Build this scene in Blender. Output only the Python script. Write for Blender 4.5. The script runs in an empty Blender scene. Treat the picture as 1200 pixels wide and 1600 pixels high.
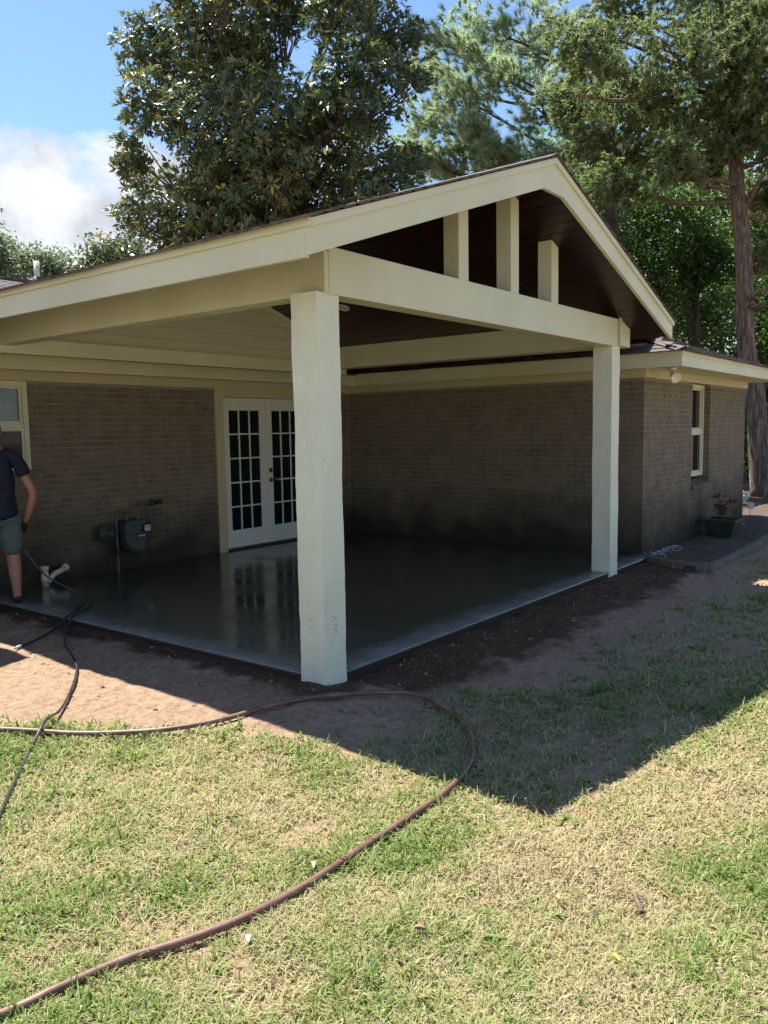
import bpy, bmesh, math, random
import numpy as np
from mathutils import Vector, Matrix, noise
random.seed(7); RNG = np.random.default_rng(11)
sc = bpy.context.scene
C = sc.collection
R = math.radians

# ------------------------------------------------------------------ camera
CAM = Vector((-3.7557, -3.4383, 1.599)); YAW, PITCH, ROLL, FPX = .6625, .1014, -.0177, 1256.65
fwd = Vector((math.cos(YAW)*math.cos(PITCH), math.sin(YAW)*math.cos(PITCH), -math.sin(PITCH)))
r0 = Vector((math.sin(YAW), -math.cos(YAW), 0)); u0 = r0.cross(fwd)
rgt = math.cos(ROLL)*r0 + math.sin(ROLL)*u0; upv = -math.sin(ROLL)*r0 + math.cos(ROLL)*u0
cam = bpy.data.cameras.new('camera'); cam.sensor_fit = 'HORIZONTAL'; cam.sensor_width = 36
cam.lens = FPX/1200*36; cam.clip_end = 2000; cam.clip_start = .05
co = bpy.data.objects.new('camera', cam); C.objects.link(co); sc.camera = co
m = Matrix((rgt, upv, -fwd)).transposed().to_4x4(); m.translation = CAM; co.matrix_world = m
def at(px, py, depth):                      # direction in the view -> point in the world at that depth
    return CAM + (fwd + rgt*((px-600)/FPX) - upv*((py-800)/FPX))*depth

# ------------------------------------------------------------------ light
SUN = Vector((.03, .455, .89)).normalized()
EL = math.asin(SUN.z); AZ = math.atan2(SUN.x, SUN.y)
w = bpy.data.worlds.new('World'); sc.world = w; w.use_nodes = True
nt = w.node_tree; nt.nodes.clear()
def N(t, typ, **k):
    n = t.nodes.new(typ)
    for a, b in k.items():
        if a.startswith('in_'): n.inputs[a[3:].replace('_', ' ')].default_value = b
        else: setattr(n, a, b)
    return n
sky = N(nt, 'ShaderNodeTexSky', sky_type='NISHITA', sun_disc=False, sun_elevation=EL, sun_rotation=AZ, air_density=1.0, dust_density=.1, ozone_density=5.0)
tc = N(nt, 'ShaderNodeTexCoord')
mp = N(nt, 'ShaderNodeMapping'); mp.inputs['Scale'].default_value = (1, 1, 1.7); mp.inputs['Location'].default_value = (1.3, .1, 1.2)
n1 = N(nt, 'ShaderNodeTexNoise', in_Scale=3.4, in_Detail=9.0, in_Roughness=.56)
rmp = N(nt, 'ShaderNodeValToRGB'); rmp.color_ramp.elements[0].position = .43; rmp.color_ramp.elements[1].position = .515
sep = N(nt, 'ShaderNodeSeparateXYZ')
hz = N(nt, 'ShaderNodeMapRange'); hz.inputs['From Min'].default_value = .22; hz.inputs['From Max'].default_value = .50
hz.inputs['To Min'].default_value = 0; hz.inputs['To Max'].default_value = .34     # cloud cover thins with height above the horizon
mul = N(nt, 'ShaderNodeMath', operation='SUBTRACT')
mix = N(nt, 'ShaderNodeMixRGB'); cn = N(nt, 'ShaderNodeTexNoise', in_Scale=9.0, in_Detail=6.0, in_Roughness=.6)   # soft grey modelling inside the clouds
ccr = N(nt, 'ShaderNodeValToRGB'); ccr.color_ramp.elements[0].position = .38; ccr.color_ramp.elements[1].position = .6
ccr.color_ramp.elements[0].color = (2.9, 3.1, 3.45, 1); ccr.color_ramp.elements[1].color = (4.9, 5.0, 5.2, 1)
bg = N(nt, 'ShaderNodeBackground'); bg.inputs['Strength'].default_value = .076
out = N(nt, 'ShaderNodeOutputWorld')
L = nt.links.new
L(tc.outputs['Generated'], mp.inputs['Vector']); L(mp.outputs[0], n1.inputs['Vector']); L(n1.outputs['Fac'], mul.inputs[0]); L(mul.outputs[0], rmp.inputs[0])
L(tc.outputs['Generated'], cn.inputs['Vector']); L(cn.outputs['Fac'], ccr.inputs[0]); L(ccr.outputs[0], mix.inputs['Color2']); L(tc.outputs['Generated'], sep.inputs[0]); L(sep.outputs['Z'], hz.inputs['Value'])
L(hz.outputs[0], mul.inputs[1]); L(rmp.outputs[0], mix.inputs['Fac'])
L(sky.outputs[0], mix.inputs['Color1']); L(mix.outputs[0], bg.inputs['Color']); L(bg.outputs[0], out.inputs[0])
sd = bpy.data.lights.new('sun', 'SUN'); sd.energy = 4.5; sd.angle = R(.55); sd.color = (1, .965, .87)
so = bpy.data.objects.new('sun', sd); C.objects.link(so); so.rotation_euler = SUN.to_track_quat('Z', 'Y').to_euler(); so.location = (0, 10, 20)
sc.view_settings.view_transform = 'Standard'; sc.view_settings.look = 'None'; sc.view_settings.exposure = 1.5; sc.view_settings.gamma = 1
sc.cycles.max_bounces = 10; sc.cycles.diffuse_bounces = 5; sc.cycles.transparent_max_bounces = 12
sc.cycles.sample_clamp_indirect = 6

# ------------------------------------------------------------------ materials
MATS = {}
def pm(name, c1, c2=None, scale=4, rough=.7, bump=0, bscale=30, detail=6, spec=.4, contrast=(.35, .65), trans=0, r2=None, c3=None, s3=1.0, t3=(.5, .6), stretch=(1, 1, 1), tint=None, metal=0, coat=0, obj=False):
    """noise mixed colours c1..c2, optional stain c3, bump noise, optional leaf translucency and per-leaf tint ramp"""
    m = bpy.data.materials.new(name); m.use_nodes = True; t = m.node_tree; t.nodes.clear(); L = t.links.new
    o = N(t, 'ShaderNodeOutputMaterial'); p = N(t, 'ShaderNodeBsdfPrincipled')
    p.inputs['Roughness'].default_value = rough; p.inputs['Specular IOR Level'].default_value = spec; p.inputs['Metallic'].default_value = metal
    p.inputs['Coat Weight'].default_value = coat; p.inputs['Coat Roughness'].default_value = .12
    if obj: pos = N(t, 'ShaderNodeTexCoord').outputs['Object']
    else: pos = N(t, 'ShaderNodeNewGeometry').outputs['Position']
    mp = N(t, 'ShaderNodeMapping'); mp.inputs['Scale'].default_value = stretch; L(pos, mp.inputs[0])
    col = None
    if c2 is not None:
        n = N(t, 'ShaderNodeTexNoise'); n.inputs['Scale'].default_value = scale; n.inputs['Detail'].default_value = detail; L(mp.outputs[0], n.inputs['Vector'])
        r = N(t, 'ShaderNodeValToRGB'); r.color_ramp.elements[0].position, r.color_ramp.elements[1].position = contrast
        r.color_ramp.elements[0].color = (*c1, 1); r.color_ramp.elements[1].color = (*c2, 1)
        L(n.outputs['Fac'], r.inputs[0]); col = r.outputs[0]
        if r2 is not None:
            mr = N(t, 'ShaderNodeMapRange'); mr.inputs['From Min'].default_value, mr.inputs['From Max'].default_value = contrast
            mr.inputs['To Min'].default_value = rough; mr.inputs['To Max'].default_value = r2
            L(n.outputs['Fac'], mr.inputs[0]); L(mr.outputs[0], p.inputs['Roughness'])
    if tint is not None:
        a = N(t, 'ShaderNodeAttribute', attribute_name='tint'); r = N(t, 'ShaderNodeValToRGB')
        el = r.color_ramp.elements
        for i, (q, c) in enumerate(tint):
            e = el[i] if i < 2 else el.new(q)
            e.position = q; e.color = (*c, 1)
        L(a.outputs['Fac'], r.inputs[0]); col = r.outputs[0]
    if c3 is not None:
        n = N(t, 'ShaderNodeTexNoise'); n.inputs['Scale'].default_value = s3; n.inputs['Detail'].default_value = 8; L(mp.outputs[0], n.inputs['Vector'])
        r = N(t, 'ShaderNodeValToRGB'); r.color_ramp.elements[0].position, r.color_ramp.elements[1].position = t3
        L(n.outputs['Fac'], r.inputs[0])
        x = N(t, 'ShaderNodeMixRGB'); x.inputs['Color2'].default_value = (*c3, 1); L(r.outputs[0], x.inputs['Fac'])
        if col is None: x.inputs['Color1'].default_value = (*c1, 1)
        else: L(col, x.inputs['Color1'])
        col = x.outputs[0]
    if col is None: p.inputs['Base Color'].default_value = (*c1, 1)
    else: L(col, p.inputs['Base Color'])
    if bump:
        n = N(t, 'ShaderNodeTexNoise'); n.inputs['Scale'].default_value = bscale; n.inputs['Detail'].default_value = 8; L(mp.outputs[0], n.inputs['Vector'])
        b = N(t, 'ShaderNodeBump'); b.inputs['Strength'].default_value = 1; b.inputs['Distance'].default_value = bump
        L(n.outputs['Fac'], b.inputs['Height']); L(b.outputs[0], p.inputs['Normal'])
    if trans:
        tr = N(t, 'ShaderNodeBsdfTranslucent'); mx = N(t, 'ShaderNodeMixShader'); mx.inputs[0].default_value = trans
        hs = N(t, 'ShaderNodeHueSaturation'); hs.inputs['Value'].default_value = 1.5; hs.inputs['Saturation'].default_value = 1.15; hs.inputs['Hue'].default_value = .49
        if col is None: hs.inputs['Color'].default_value = (*c1, 1)
        else: L(col, hs.inputs['Color'])
        L(hs.outputs[0], tr.inputs[0]); L(p.outputs[0], mx.inputs[1]); L(tr.outputs[0], mx.inputs[2]); L(mx.outputs[0], o.inputs[0])
    else: L(p.outputs[0], o.inputs[0])
    MATS[name] = m; m['nodes'] = 1
    return m
def nd(m, typ): return [n for n in m.node_tree.nodes if n.bl_idname == typ]

cream = pm('cream_paint', (.53, .54, .39), (.59, .595, .44), 1.6, .5, .0012, 40, c3=(.49, .49, .345), s3=2.4, t3=(.62, .8))
stucco = pm('post_paint', (.62, .65, .53), (.68, .71, .59), 3, .55, .004, 22, c3=(.56, .55, .44), s3=3.2, t3=(.66, .85))
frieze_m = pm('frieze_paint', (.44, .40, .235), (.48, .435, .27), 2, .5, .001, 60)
white = pm('white_door_paint', (.58, .60, .54), (.63, .65, .58), 2, .4)
wallsid = pm('gable_siding_paint', (.50, .485, .37), (.54, .525, .40), 2, .55, .001, 30)
mortar = pm('mortar', (.25, .222, .165), (.21, .187, .138), 7, .9, .003, 90)
brickm = pm('brick_clay', (.125, .103, .073), (.185, .152, .107), 5.5, .85, .004, 70, c3=(.09, .072, .052), s3=9, t3=(.6, .75))
ceil = pm('stained_ceiling_wood', (.008, .0035, .0026), (.034, .0115, .007), 3.2, .27, .0015, 25, stretch=(9, .7, 9), spec=.45)
ceilb = pm('ceiling_backing', (.01, .006, .004))
shingle = pm('asphalt_shingle', (.055, .046, .044), (.13, .105, .098), 16, .85, .004, 120, c3=(.17, .13, .12), s3=5, t3=(.5, .7))
deckm = pm('roof_deck_wood', (.30, .24, .16), (.22, .17, .11), 5, .8)
glass = pm('dark_window_glass', (.006, .012, .014), None, 1, .04, spec=.28)
blindm = pm('blind_slat', (.36, .37, .31), (.32, .33, .28), 3, .5)
blackm = pm('black_metal', (.015, .015, .015), (.03, .028, .026), 20, .35, .001, 60)
dirt = None
pvc = pm('white_pvc', (.66, .64, .52), (.56, .54, .43), 12, .4)
meterm = pm('meter_paint', (.03, .046, .041), (.05, .07, .062), 9, .5, .001, 50)
steel = pm('galvanised_pipe', (.12, .112, .095), (.07, .063, .052), 14, .5, .001, 60, metal=.3)
brownh = pm('brown_hose_rubber', (.13, .062, .043), (.18, .095, .07), 9, .5, .0015, 40, c3=(.25, .175, .13), s3=5, t3=(.56, .7), spec=.5)
blackh = pm('black_hose_rubber', (.028, .028, .03), (.055, .055, .058), 14, .33, .001, 70, spec=.6)
skin = pm('skin', (.30, .145, .095), (.38, .195, .135), 8, .5, .001, 60)
navy = pm('navy_cotton', (.008, .011, .024), (.014, .018, .036), 10, .85, .02, 8)
shortm = pm('grey_shorts_cotton', (.085, .115, .11), (.09, .12, .115), 8, .85, .02, 8)
glovem = pm('black_glove', (.012, .012, .014), (.02, .02, .022), 20, .6)
hairm = pm('brown_hair', (.035, .02, .012), (.06, .035, .02), 60, .6)
potm = pm('green_planter_plastic', (.018, .038, .022), (.03, .055, .034), 8, .45)
soilm = pm('mulch', (.055, .036, .025), (.12, .085, .06), 14, .95, .02, 35)
redleaf = pm('red_leaf', (.16, .02, .018), (.10, .03, .018), 12, .5, trans=.3)
chipm = pm('white_paint_chip', (.40, .42, .42), (.50, .52, .52), 9, .6)
bark = pm('tree_bark', (.20, .148, .112), (.07, .05, .038), 7, .95, .05, 9, stretch=(2.6, 2.6, .55), c3=(.26, .215, .17), s3=4, t3=(.55, .7))
barkd = pm('dark_bark', (.06, .045, .035), (.11, .085, .065), 6, .95, .03, 12, stretch=(1.6, 1.6, .4))
lampw = pm('lamp_plastic', (.72, .71, .62), (.66, .65, .56), 8, .4)
stone = pm('edging_stone', (.10, .085, .07), (.17, .15, .125), 9, .9, .008, 40)
leadm = pm('vent_boot', (.03, .03, .032), (.06, .06, .06), 12, .5)

# ground: dry clay dirt / damp soil, mixed by the shape of the dug strip round the slab; darker past the house to paint tree shade
def make_ground_mat():
    m = bpy.data.materials.new('bare_soil'); m.use_nodes = True; t = m.node_tree; t.nodes.clear(); L = t.links.new
    o = N(t, 'ShaderNodeOutputMaterial'); p = N(t, 'ShaderNodeBsdfPrincipled'); p.inputs['Roughness'].default_value = .93; p.inputs['Specular IOR Level'].default_value = .2
    g = N(t, 'ShaderNodeNewGeometry')
    def noise(s, d=8, r=.6):
        n = N(t, 'ShaderNodeTexNoise'); n.inputs['Scale'].default_value = s; n.inputs['Detail'].default_value = d; n.inputs['Roughness'].default_value = r; L(g.outputs['Position'], n.inputs['Vector']); return n.outputs['Fac']
    def ramp(f, a, b, ca, cb):
        r = N(t, 'ShaderNodeValToRGB'); e = r.color_ramp.elements; e[0].position, e[1].position = a, b; e[0].color = (*ca, 1); e[1].color = (*cb, 1); L(f, r.inputs[0]); return r.outputs[0]
    dry = ramp(noise(19, 12, .78), .36, .64, (.23, .145, .088), (.47, .325, .22))
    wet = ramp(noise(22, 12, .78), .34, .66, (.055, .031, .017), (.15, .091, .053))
    wn = N(t, 'ShaderNodeAttribute', attribute_name='damp_shade')
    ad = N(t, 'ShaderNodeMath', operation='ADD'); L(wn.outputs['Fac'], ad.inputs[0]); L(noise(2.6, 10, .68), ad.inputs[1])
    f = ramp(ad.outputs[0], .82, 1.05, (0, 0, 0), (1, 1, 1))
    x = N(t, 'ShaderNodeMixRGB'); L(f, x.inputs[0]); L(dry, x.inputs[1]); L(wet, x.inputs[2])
    th = N(t, 'ShaderNodeAttribute', attribute_name='thatch')
    tch = ramp(noise(28), .3, .7, (.24, .18, .10), (.46, .36, .21))
    y = N(t, 'ShaderNodeMixRGB'); L(th.outputs['Fac'], y.inputs[0]); L(x.outputs[0], y.inputs[1]); L(tch, y.inputs[2])
    L(y.outputs[0], p.inputs['Base Color'])
    b = N(t, 'ShaderNodeBump'); b.inputs['Distance'].default_value = .035; b.inputs['Strength'].default_value = 1; L(noise(17, 12, .75), b.inputs['Height']); L(b.outputs[0], p.inputs['Normal'])
    L(p.outputs[0], o.inputs[0]); return m
groundm = make_ground_mat()
# slab: wet, glossy steel-trowelled concrete that has dried pale along its two free edges
def make_slab_mat():
    m = bpy.data.materials.new('wet_concrete'); m.use_nodes = True; t = m.node_tree; t.nodes.clear(); L = t.links.new
    o = N(t, 'ShaderNodeOutputMaterial'); p = N(t, 'ShaderNodeBsdfPrincipled')
    g = N(t, 'ShaderNodeNewGeometry'); s = N(t, 'ShaderNodeSeparateXYZ'); L(g.outputs['Position'], s.inputs[0])
    def noise(sc_, d=8, r=.6, st=(1, 1, 1)):
        q = N(t, 'ShaderNodeMapping'); q.inputs['Scale'].default_value = st; L(g.outputs['Position'], q.inputs[0])
        n = N(t, 'ShaderNodeTexNoise'); n.inputs['Scale'].default_value = sc_; n.inputs['Detail'].default_value = d; n.inputs['Roughness'].default_value = r; L(q.outputs[0], n.inputs['Vector']); return n.outputs['Fac']
    def ramp(f, a, b, ca=(0, 0, 0), cb=(1, 1, 1)):
        r = N(t, 'ShaderNodeValToRGB'); e = r.color_ramp.elements; e[0].position, e[1].position = a, b; e[0].color = (*ca, 1); e[1].color = (*cb, 1); L(f, r.inputs[0]); return r.outputs[0]
    def M(op, a, b):
        n = N(t, 'ShaderNodeMath', operation=op)
        for i, v in enumerate((a, b)):
            if isinstance(v, (int, float)): n.inputs[i].default_value = v
            else: L(v, n.inputs[i])
        return n.outputs[0]
    edge = M('MINIMUM', M('MULTIPLY', s.outputs['X'], 1.5), M('MULTIPLY', s.outputs['Y'], 1.2))
    nz = noise(2.2, 9, .62)
    e2 = M('SUBTRACT', edge, M('MULTIPLY', M('SUBTRACT', nz, .5), .5))
    e2 = M('ADD', e2, M('MULTIPLY', M('SUBTRACT', noise(3.1, 10, .7, (1, .35, 1)), .5), .35))
    sn = N(t, 'ShaderNodeSeparateXYZ'); L(g.outputs['Normal'], sn.inputs[0])
    dryf = M('MULTIPLY', ramp(e2, -.10, .36, (1, 1, 1), (0, 0, 0)), M('MULTIPLY', ramp(sn.outputs['Z'], .4, .9), ramp(noise(4, 9, .65, (1, 1, 1)), .15, .7)))
    halff = ramp(M('ADD', noise(.9, 7, .6), M('MULTIPLY', e2, -.25)), .42, .62)
    base = ramp(noise(6, 8), .3, .7, (.05, .052, .037), (.08, .081, .06))
    drc = ramp(noise(13, 9), .3, .7, (.30, .295, .265), (.46, .455, .42))
    nearf = ramp(M('ADD', M('MULTIPLY', s.outputs['X'], -.32), M('MULTIPLY', noise(1.1, 8, .62), .9)), -.12, .42)
    halff = M('MAXIMUM', M('MULTIPLY', halff, .5), nearf)
    hc = N(t, 'ShaderNodeMixRGB'); hc.inputs[2].default_value = (.125, .123, .09, 1); L(halff, hc.inputs[0]); L(base, hc.inputs[1])
    x = N(t, 'ShaderNodeMixRGB'); L(dryf, x.inputs[0]); L(hc.outputs[0], x.inputs[1]); L(drc, x.inputs[2]); sx = N(t, 'ShaderNodeMixRGB'); sx.inputs[1].default_value = (.045, .034, .024, 1); L(ramp(sn.outputs['Z'], .3, .8), sx.inputs[0]); L(x.outputs[0], sx.inputs[2]); L(sx.outputs[0], p.inputs['Base Color'])
    rg = N(t, 'ShaderNodeMixRGB'); rg.inputs[2].default_value = (.6, .6, .6, 1); L(dryf, rg.inputs[0]); L(ramp(noise(1.7, 6), .35, .65, (.07, .07, .07), (.24, .24, .24)), rg.inputs[1]); L(rg.outputs[0], p.inputs['Roughness'])
    p.inputs['Specular IOR Level'].default_value = .5
    b = N(t, 'ShaderNodeBump'); b.inputs['Distance'].default_value = .004; b.inputs['Strength'].default_value = .5; L(noise(5, 3, .5, (1, 1, 1)), b.inputs['Height']); L(b.outputs[0], p.inputs['Normal'])
    L(p.outputs[0], o.inputs[0]); return m
slabm = make_slab_mat()
# wet splash stain low on the brick walls (hosed down), deepened to paint in the porch's shade, up to a ragged line
def add_splash_shade(m):
    t = m.node_tree; L = t.links.new; p = nd(m, 'ShaderNodeBsdfPrincipled')[0]
    src = p.inputs['Base Color'].links[0].from_socket
    g = N(t, 'ShaderNodeNewGeometry'); s = N(t, 'ShaderNodeSeparateXYZ'); L(g.outputs['Position'], s.inputs[0])
    n = N(t, 'ShaderNodeTexNoise'); n.inputs['Scale'].default_value = 2.2; n.inputs['Detail'].default_value = 8; L(g.outputs['Position'], n.inputs['Vector'])
    a = N(t, 'ShaderNodeMath', operation='MULTIPLY_ADD'); a.inputs[1].default_value = -1.1; a.inputs[2].default_value = .55; L(n.outputs['Fac'], a.inputs[0])
    b = N(t, 'ShaderNodeMath', operation='ADD'); L(a.outputs[0], b.inputs[0]); L(s.outputs['Z'], b.inputs[1])
    r = N(t, 'ShaderNodeMapRange'); r.inputs['From Min'].default_value = .08; r.inputs['From Max'].default_value = .85; r.inputs['To Min'].default_value = .92; r.inputs['To Max'].default_value = 0; L(b.outputs[0], r.inputs[0])
    x = N(t, 'ShaderNodeMixRGB'); x.inputs[2].default_value = (.022, .019, .012, 1); L(r.outputs[0], x.inputs[0]); L(src, x.inputs[1]); L(x.outputs[0], p.inputs['Base Color'])
add_splash_shade(brickm); add_splash_shade(mortar)

# ------------------------------------------------------------------ mesh helpers
class MB:
    def __init__(s): s.v = []; s.f = []
    def add(s, vs, fs):
        o = len(s.v); s.v += [tuple(v) for v in vs]; s.f += [tuple(i+o for i in f) for f in fs]; return s
    def box(s, a, b):
        (x0, y0, z0), (x1, y1, z1) = a, b
        return s.add([(x0,y0,z0),(x1,y0,z0),(x1,y1,z0),(x0,y1,z0),(x0,y0,z1),(x1,y0,z1),(x1,y1,z1),(x0,y1,z1)],
                     [(0,3,2,1),(4,5,6,7),(0,1,5,4),(1,2,6,5),(2,3,7,6),(3,0,4,7)])
    def prism(s, poly, axis, a, b):           # 2-D polygon extruded along an axis
        n = len(poly)
        def P(q, t): return {0: (t, q[0], q[1]), 1: (q[0], t, q[1]), 2: (q[0], q[1], t)}[axis]
        vs = [P(q, a) for q in poly]+[P(q, b) for q in poly]
        fs = [tuple(range(n))[::-1], tuple(range(n, 2*n))]+[(i, (i+1) % n, (i+1) % n+n, i+n) for i in range(n)]
        return s.add(vs, fs)
    def tube(s, pts, rad, n=8, cap=True):
        pts = [Vector(p) for p in pts]; rad = rad if hasattr(rad, '__len__') else [rad]*len(pts)
        o = len(s.v); prev = None
        for i, p in enumerate(pts):
            d = (pts[min(i+1, len(pts)-1)]-pts[max(i-1, 0)]).normalized()
            if prev is None: prev = d.orthogonal().normalized()
            a = (prev-d*prev.dot(d)); a = a.normalized() if a.length > 1e-6 else d.orthogonal().normalized()
            prev = a; b = d.cross(a)
            for k in range(n):
                t = 2*math.pi*k/n; s.v.append(tuple(p+(a*math.cos(t)+b*math.sin(t))*rad[i]))
        for i in range(len(pts)-1):
            for k in range(n):
                k2 = (k+1) % n; s.f.append((o+i*n+k, o+i*n+k2, o+(i+1)*n+k2, o+(i+1)*n+k))
        if cap: s.f.append(tuple(o+k for k in range(n))[::-1]); s.f.append(tuple(o+(len(pts)-1)*n+k for k in range(n)))
        return s
    def lathe(s, prof, c, n=16, axis=(0, 0, 1)):   # profile (r, h)
        ax = Vector(axis).normalized(); a = ax.orthogonal().normalized(); b = ax.cross(a); c = Vector(c); o = len(s.v)
        for r, h in prof:
            for k in range(n):
                t = 2*math.pi*k/n; s.v.append(tuple(c+ax*h+(a*math.cos(t)+b*math.sin(t))*r))
        for i in range(len(prof)-1):
            for k in range(n):
                k2 = (k+1) % n; s.f.append((o+i*n+k, o+i*n+k2, o+(i+1)*n+k2, o+(i+1)*n+k))
        s.f.append(tuple(o+k for k in range(n))[::-1]); s.f.append(tuple(o+(len(prof)-1)*n+k for k in range(n)))
        return s
    def mesh(s, name):
        me = bpy.data.meshes.new(name); me.from_pydata(s.v, [], s.f); me.update(); return me
    def build(s, name, mat, parent=None, smooth=False, bevel=0):
        me = s.mesh(name); me.materials.append(mat)
        if smooth: me.polygons.foreach_set('use_smooth', [True]*len(me.polygons))
        o = bpy.data.objects.new(name, me); C.objects.link(o)
        if parent is not None: o.parent = parent
        if bevel:
            b = o.modifiers.new('bevel', 'BEVEL'); b.width = bevel; b.segments = 2; b.limit_method = 'ANGLE'
        return o
def tag(o, label=None, cat=None, group=None, kind=None):
    if label: o['label'] = label
    if cat: o['category'] = cat
    if group: o['group'] = group
    if kind: o['kind'] = kind
    return o
def empty(name, label, cat, loc=(0, 0, 0), group=None):
    o = bpy.data.objects.new(name, None); C.objects.link(o); o.empty_display_size = .1
    tag(o, label, cat, group); o['at'] = list(loc); return o
def npmesh(name, V, F, mat, parent=None, tint=None, smooth=False):
    """V (n,3), F (m,k) all faces the same size"""
    me = bpy.data.meshes.new(name); V = np.asarray(V, np.float32); F = np.asarray(F, np.int32); k = F.shape[1]
    me.vertices.add(len(V)); me.vertices.foreach_set('co', V.ravel())
    me.loops.add(F.size); me.loops.foreach_set('vertex_index', F.ravel())
    me.polygons.add(len(F)); me.polygons.foreach_set('loop_start', np.arange(0, F.size, k, dtype=np.int32)); me.polygons.foreach_set('loop_total', np.full(len(F), k, np.int32))
    if tint is not None:
        a = me.attributes.new('tint', 'FLOAT', 'POINT'); a.data.foreach_set('value', np.asarray(tint, np.float32))
    me.update(calc_edges=True); me.validate()
    if smooth: me.polygons.foreach_set('use_smooth', np.ones(len(F), bool))
    me.materials.append(mat); o = bpy.data.objects.new(name, me); C.objects.link(o)
    if parent is not None: o.parent = parent
    return o
def catmull(pts, n=8):
    P = [Vector(p) for p in pts]; P = [P[0]*2-P[1]]+P+[P[-1]*2-P[-2]]; o = []
    for i in range(1, len(P)-2):
        a, b, c, d = P[i-1:i+3]
        for k in range(n):
            t = k/n; o.append(.5*((2*b)+(c-a)*t+(2*a-5*b+4*c-d)*t*t+(3*b-a-3*c+d)*t**3))
    o.append(P[-2]); return o

# ------------------------------------------------------------------ ground
W, D, HF, YC, XE = 6.084, 4.901, 2.187, .152, 10.84      # wall planes of the L-shaped house
def slabdist(x, y):                                        # distance outside the slab / house footprint
    dx = np.maximum(np.maximum(-x, x-W), 0); dy = np.maximum(-y, 0)
    return np.hypot(dx, dy)
_perm = RNG.random((64, 64))
def vnoise(x, y, s):
    x = np.asarray(x)*s+100.3; y = np.asarray(y)*s+77.7; xi = np.floor(x).astype(int); yi = np.floor(y).astype(int); fx = x-xi; fy = y-yi
    fx = fx*fx*(3-2*fx); fy = fy*fy*(3-2*fy); g = lambda a, b: _perm[a % 64, b % 64]
    return (g(xi, yi)*(1-fx)+g(xi+1, yi)*fx)*(1-fy)+(g(xi, yi+1)*(1-fx)+g(xi+1, yi+1)*fx)*fy
def fbm(x, y, s, o=4):
    a = 0; t = 0
    for i in range(o): a = a+vnoise(x+i*13.1, y-i*7.3, s*2**i)*.5**i; t += .5**i
    return a/t
def gz(x, y):
    d = slabdist(x, y)
    z = -.052-.055*np.clip(d/1.2, 0, 1)+(fbm(x, y, .7, 3)-.5)*.05+(fbm(x, y, 3.1, 3)-.5)*.035
    bare = np.clip(1.25-d/1.1, 0, 1); z = z+bare*((fbm(x, y, 8.5, 3)-.5)*.034-np.clip(fbm(x+31, y, 3.3, 2)-.58, 0, 1)*.12)
    rim = np.clip(1-d/.35, 0, 1)
    return z+rim*(fbm(x, y, 5, 3)-.45)*.05
def GZ(x, y): return float(gz(np.array([x]), np.array([y]))[0])
def grassy(x, y):                                          # 0 bare .. 1 turf
    n = fbm(x, y, 1.3, 4); n2 = fbm(x+50, y, .5, 3)
    left = np.clip((-x-.60-.62*np.clip(y, 0, 3)+(n-.5)*.6)/.22, 0, 1)*1.0
    front = np.where((x > -.3) & (y > -2.1), .72, 1)*np.clip((-y-.55-.36*np.clip(x, 0, 3.2)+(n-.5)*1.3)/.5, 0, 1)
    far = np.clip((x-2.7)/1.2, 0, 1)*np.clip((-y-.85+(n-.5)*1.2)/.5, 0, 1)*.75
    patch = np.clip((n-.44)/.12, 0, 1)*np.clip((-y-.55-.1*x)/.4, 0, 1)*.45*(x > -.6)
    g = np.maximum(np.maximum(left, front), np.maximum(far, patch))
    g = g*np.clip((n2-.22)/.10, .8, 1)*np.clip((fbm(x+9, y+4, 2.6, 3)-.24)/.08, .6, 1)
    g = np.where((x > -.03) & (y > -.03), 0, g)
    g = np.where((x > 5.6) & (y > -.78), 0, g)*np.where(x > 10.5, .25, 1)
    return g
xs = np.unique(np.concatenate([np.linspace(-9, -2.4, 90), np.linspace(-2.4, 6.6, 360), np.linspace(6.6, 16, 150), np.array([-160, -90, -50, -25, -14, 22, 32, 50, 90, 160])]))
ys = np.unique(np.concatenate([np.linspace(-7, -2.6, 90), np.linspace(-2.6, 4.2, 272), np.linspace(4.2, 6, 20), np.array([-160, -90, -45, -22, -12, 9, 14, 22, 40, 80, 160])]))
X, Y = np.meshgrid(xs, ys); Z = gz(X, Y)
V = np.stack([X.ravel(), Y.ravel(), Z.ravel()], 1); nx, ny = len(xs), len(ys)
idx = np.arange(nx*ny).reshape(ny, nx); F = np.stack([idx[:-1, :-1].ravel(), idx[:-1, 1:].ravel(), idx[1:, 1:].ravel(), idx[1:, :-1].ravel()], 1)
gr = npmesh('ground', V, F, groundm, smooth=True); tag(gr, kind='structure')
dd = slabdist(X, Y).ravel()
a = gr.data.attributes.new('damp_shade', 'FLOAT', 'POINT')
damp_shade = np.clip(1-dd/np.where(X.ravel() > .2, .95, .42), 0, 1)*.75+np.where((X.ravel() > .3) & (Y.ravel() > -2.2), .18, 0)
damp_shade = damp_shade+np.where(X.ravel() > 10.8, .6, 0)  # ground beyond the house darkened in colour in place of tree shade
a.data.foreach_set('value', damp_shade.astype(np.float32))
a = gr.data.attributes.new('thatch', 'FLOAT', 'POINT'); a.data.foreach_set('value', (np.clip(grassy(X, Y).ravel(), 0, 1)*.8).astype(np.float32))

# slab
sb = MB(); sb.box((0, 0, -.35), (W-.02, D-.02, 0)); so_ = sb.build('patio_slab', slabm, bevel=.012); tag(so_, kind='structure')

# ------------------------------------------------------------------ house
house = empty('house', 'tan brick house with cream trim behind the patio cover', 'house')
def wallpanel(name, mb): return mb.build(name, mortar, house)
REC = .007
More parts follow.
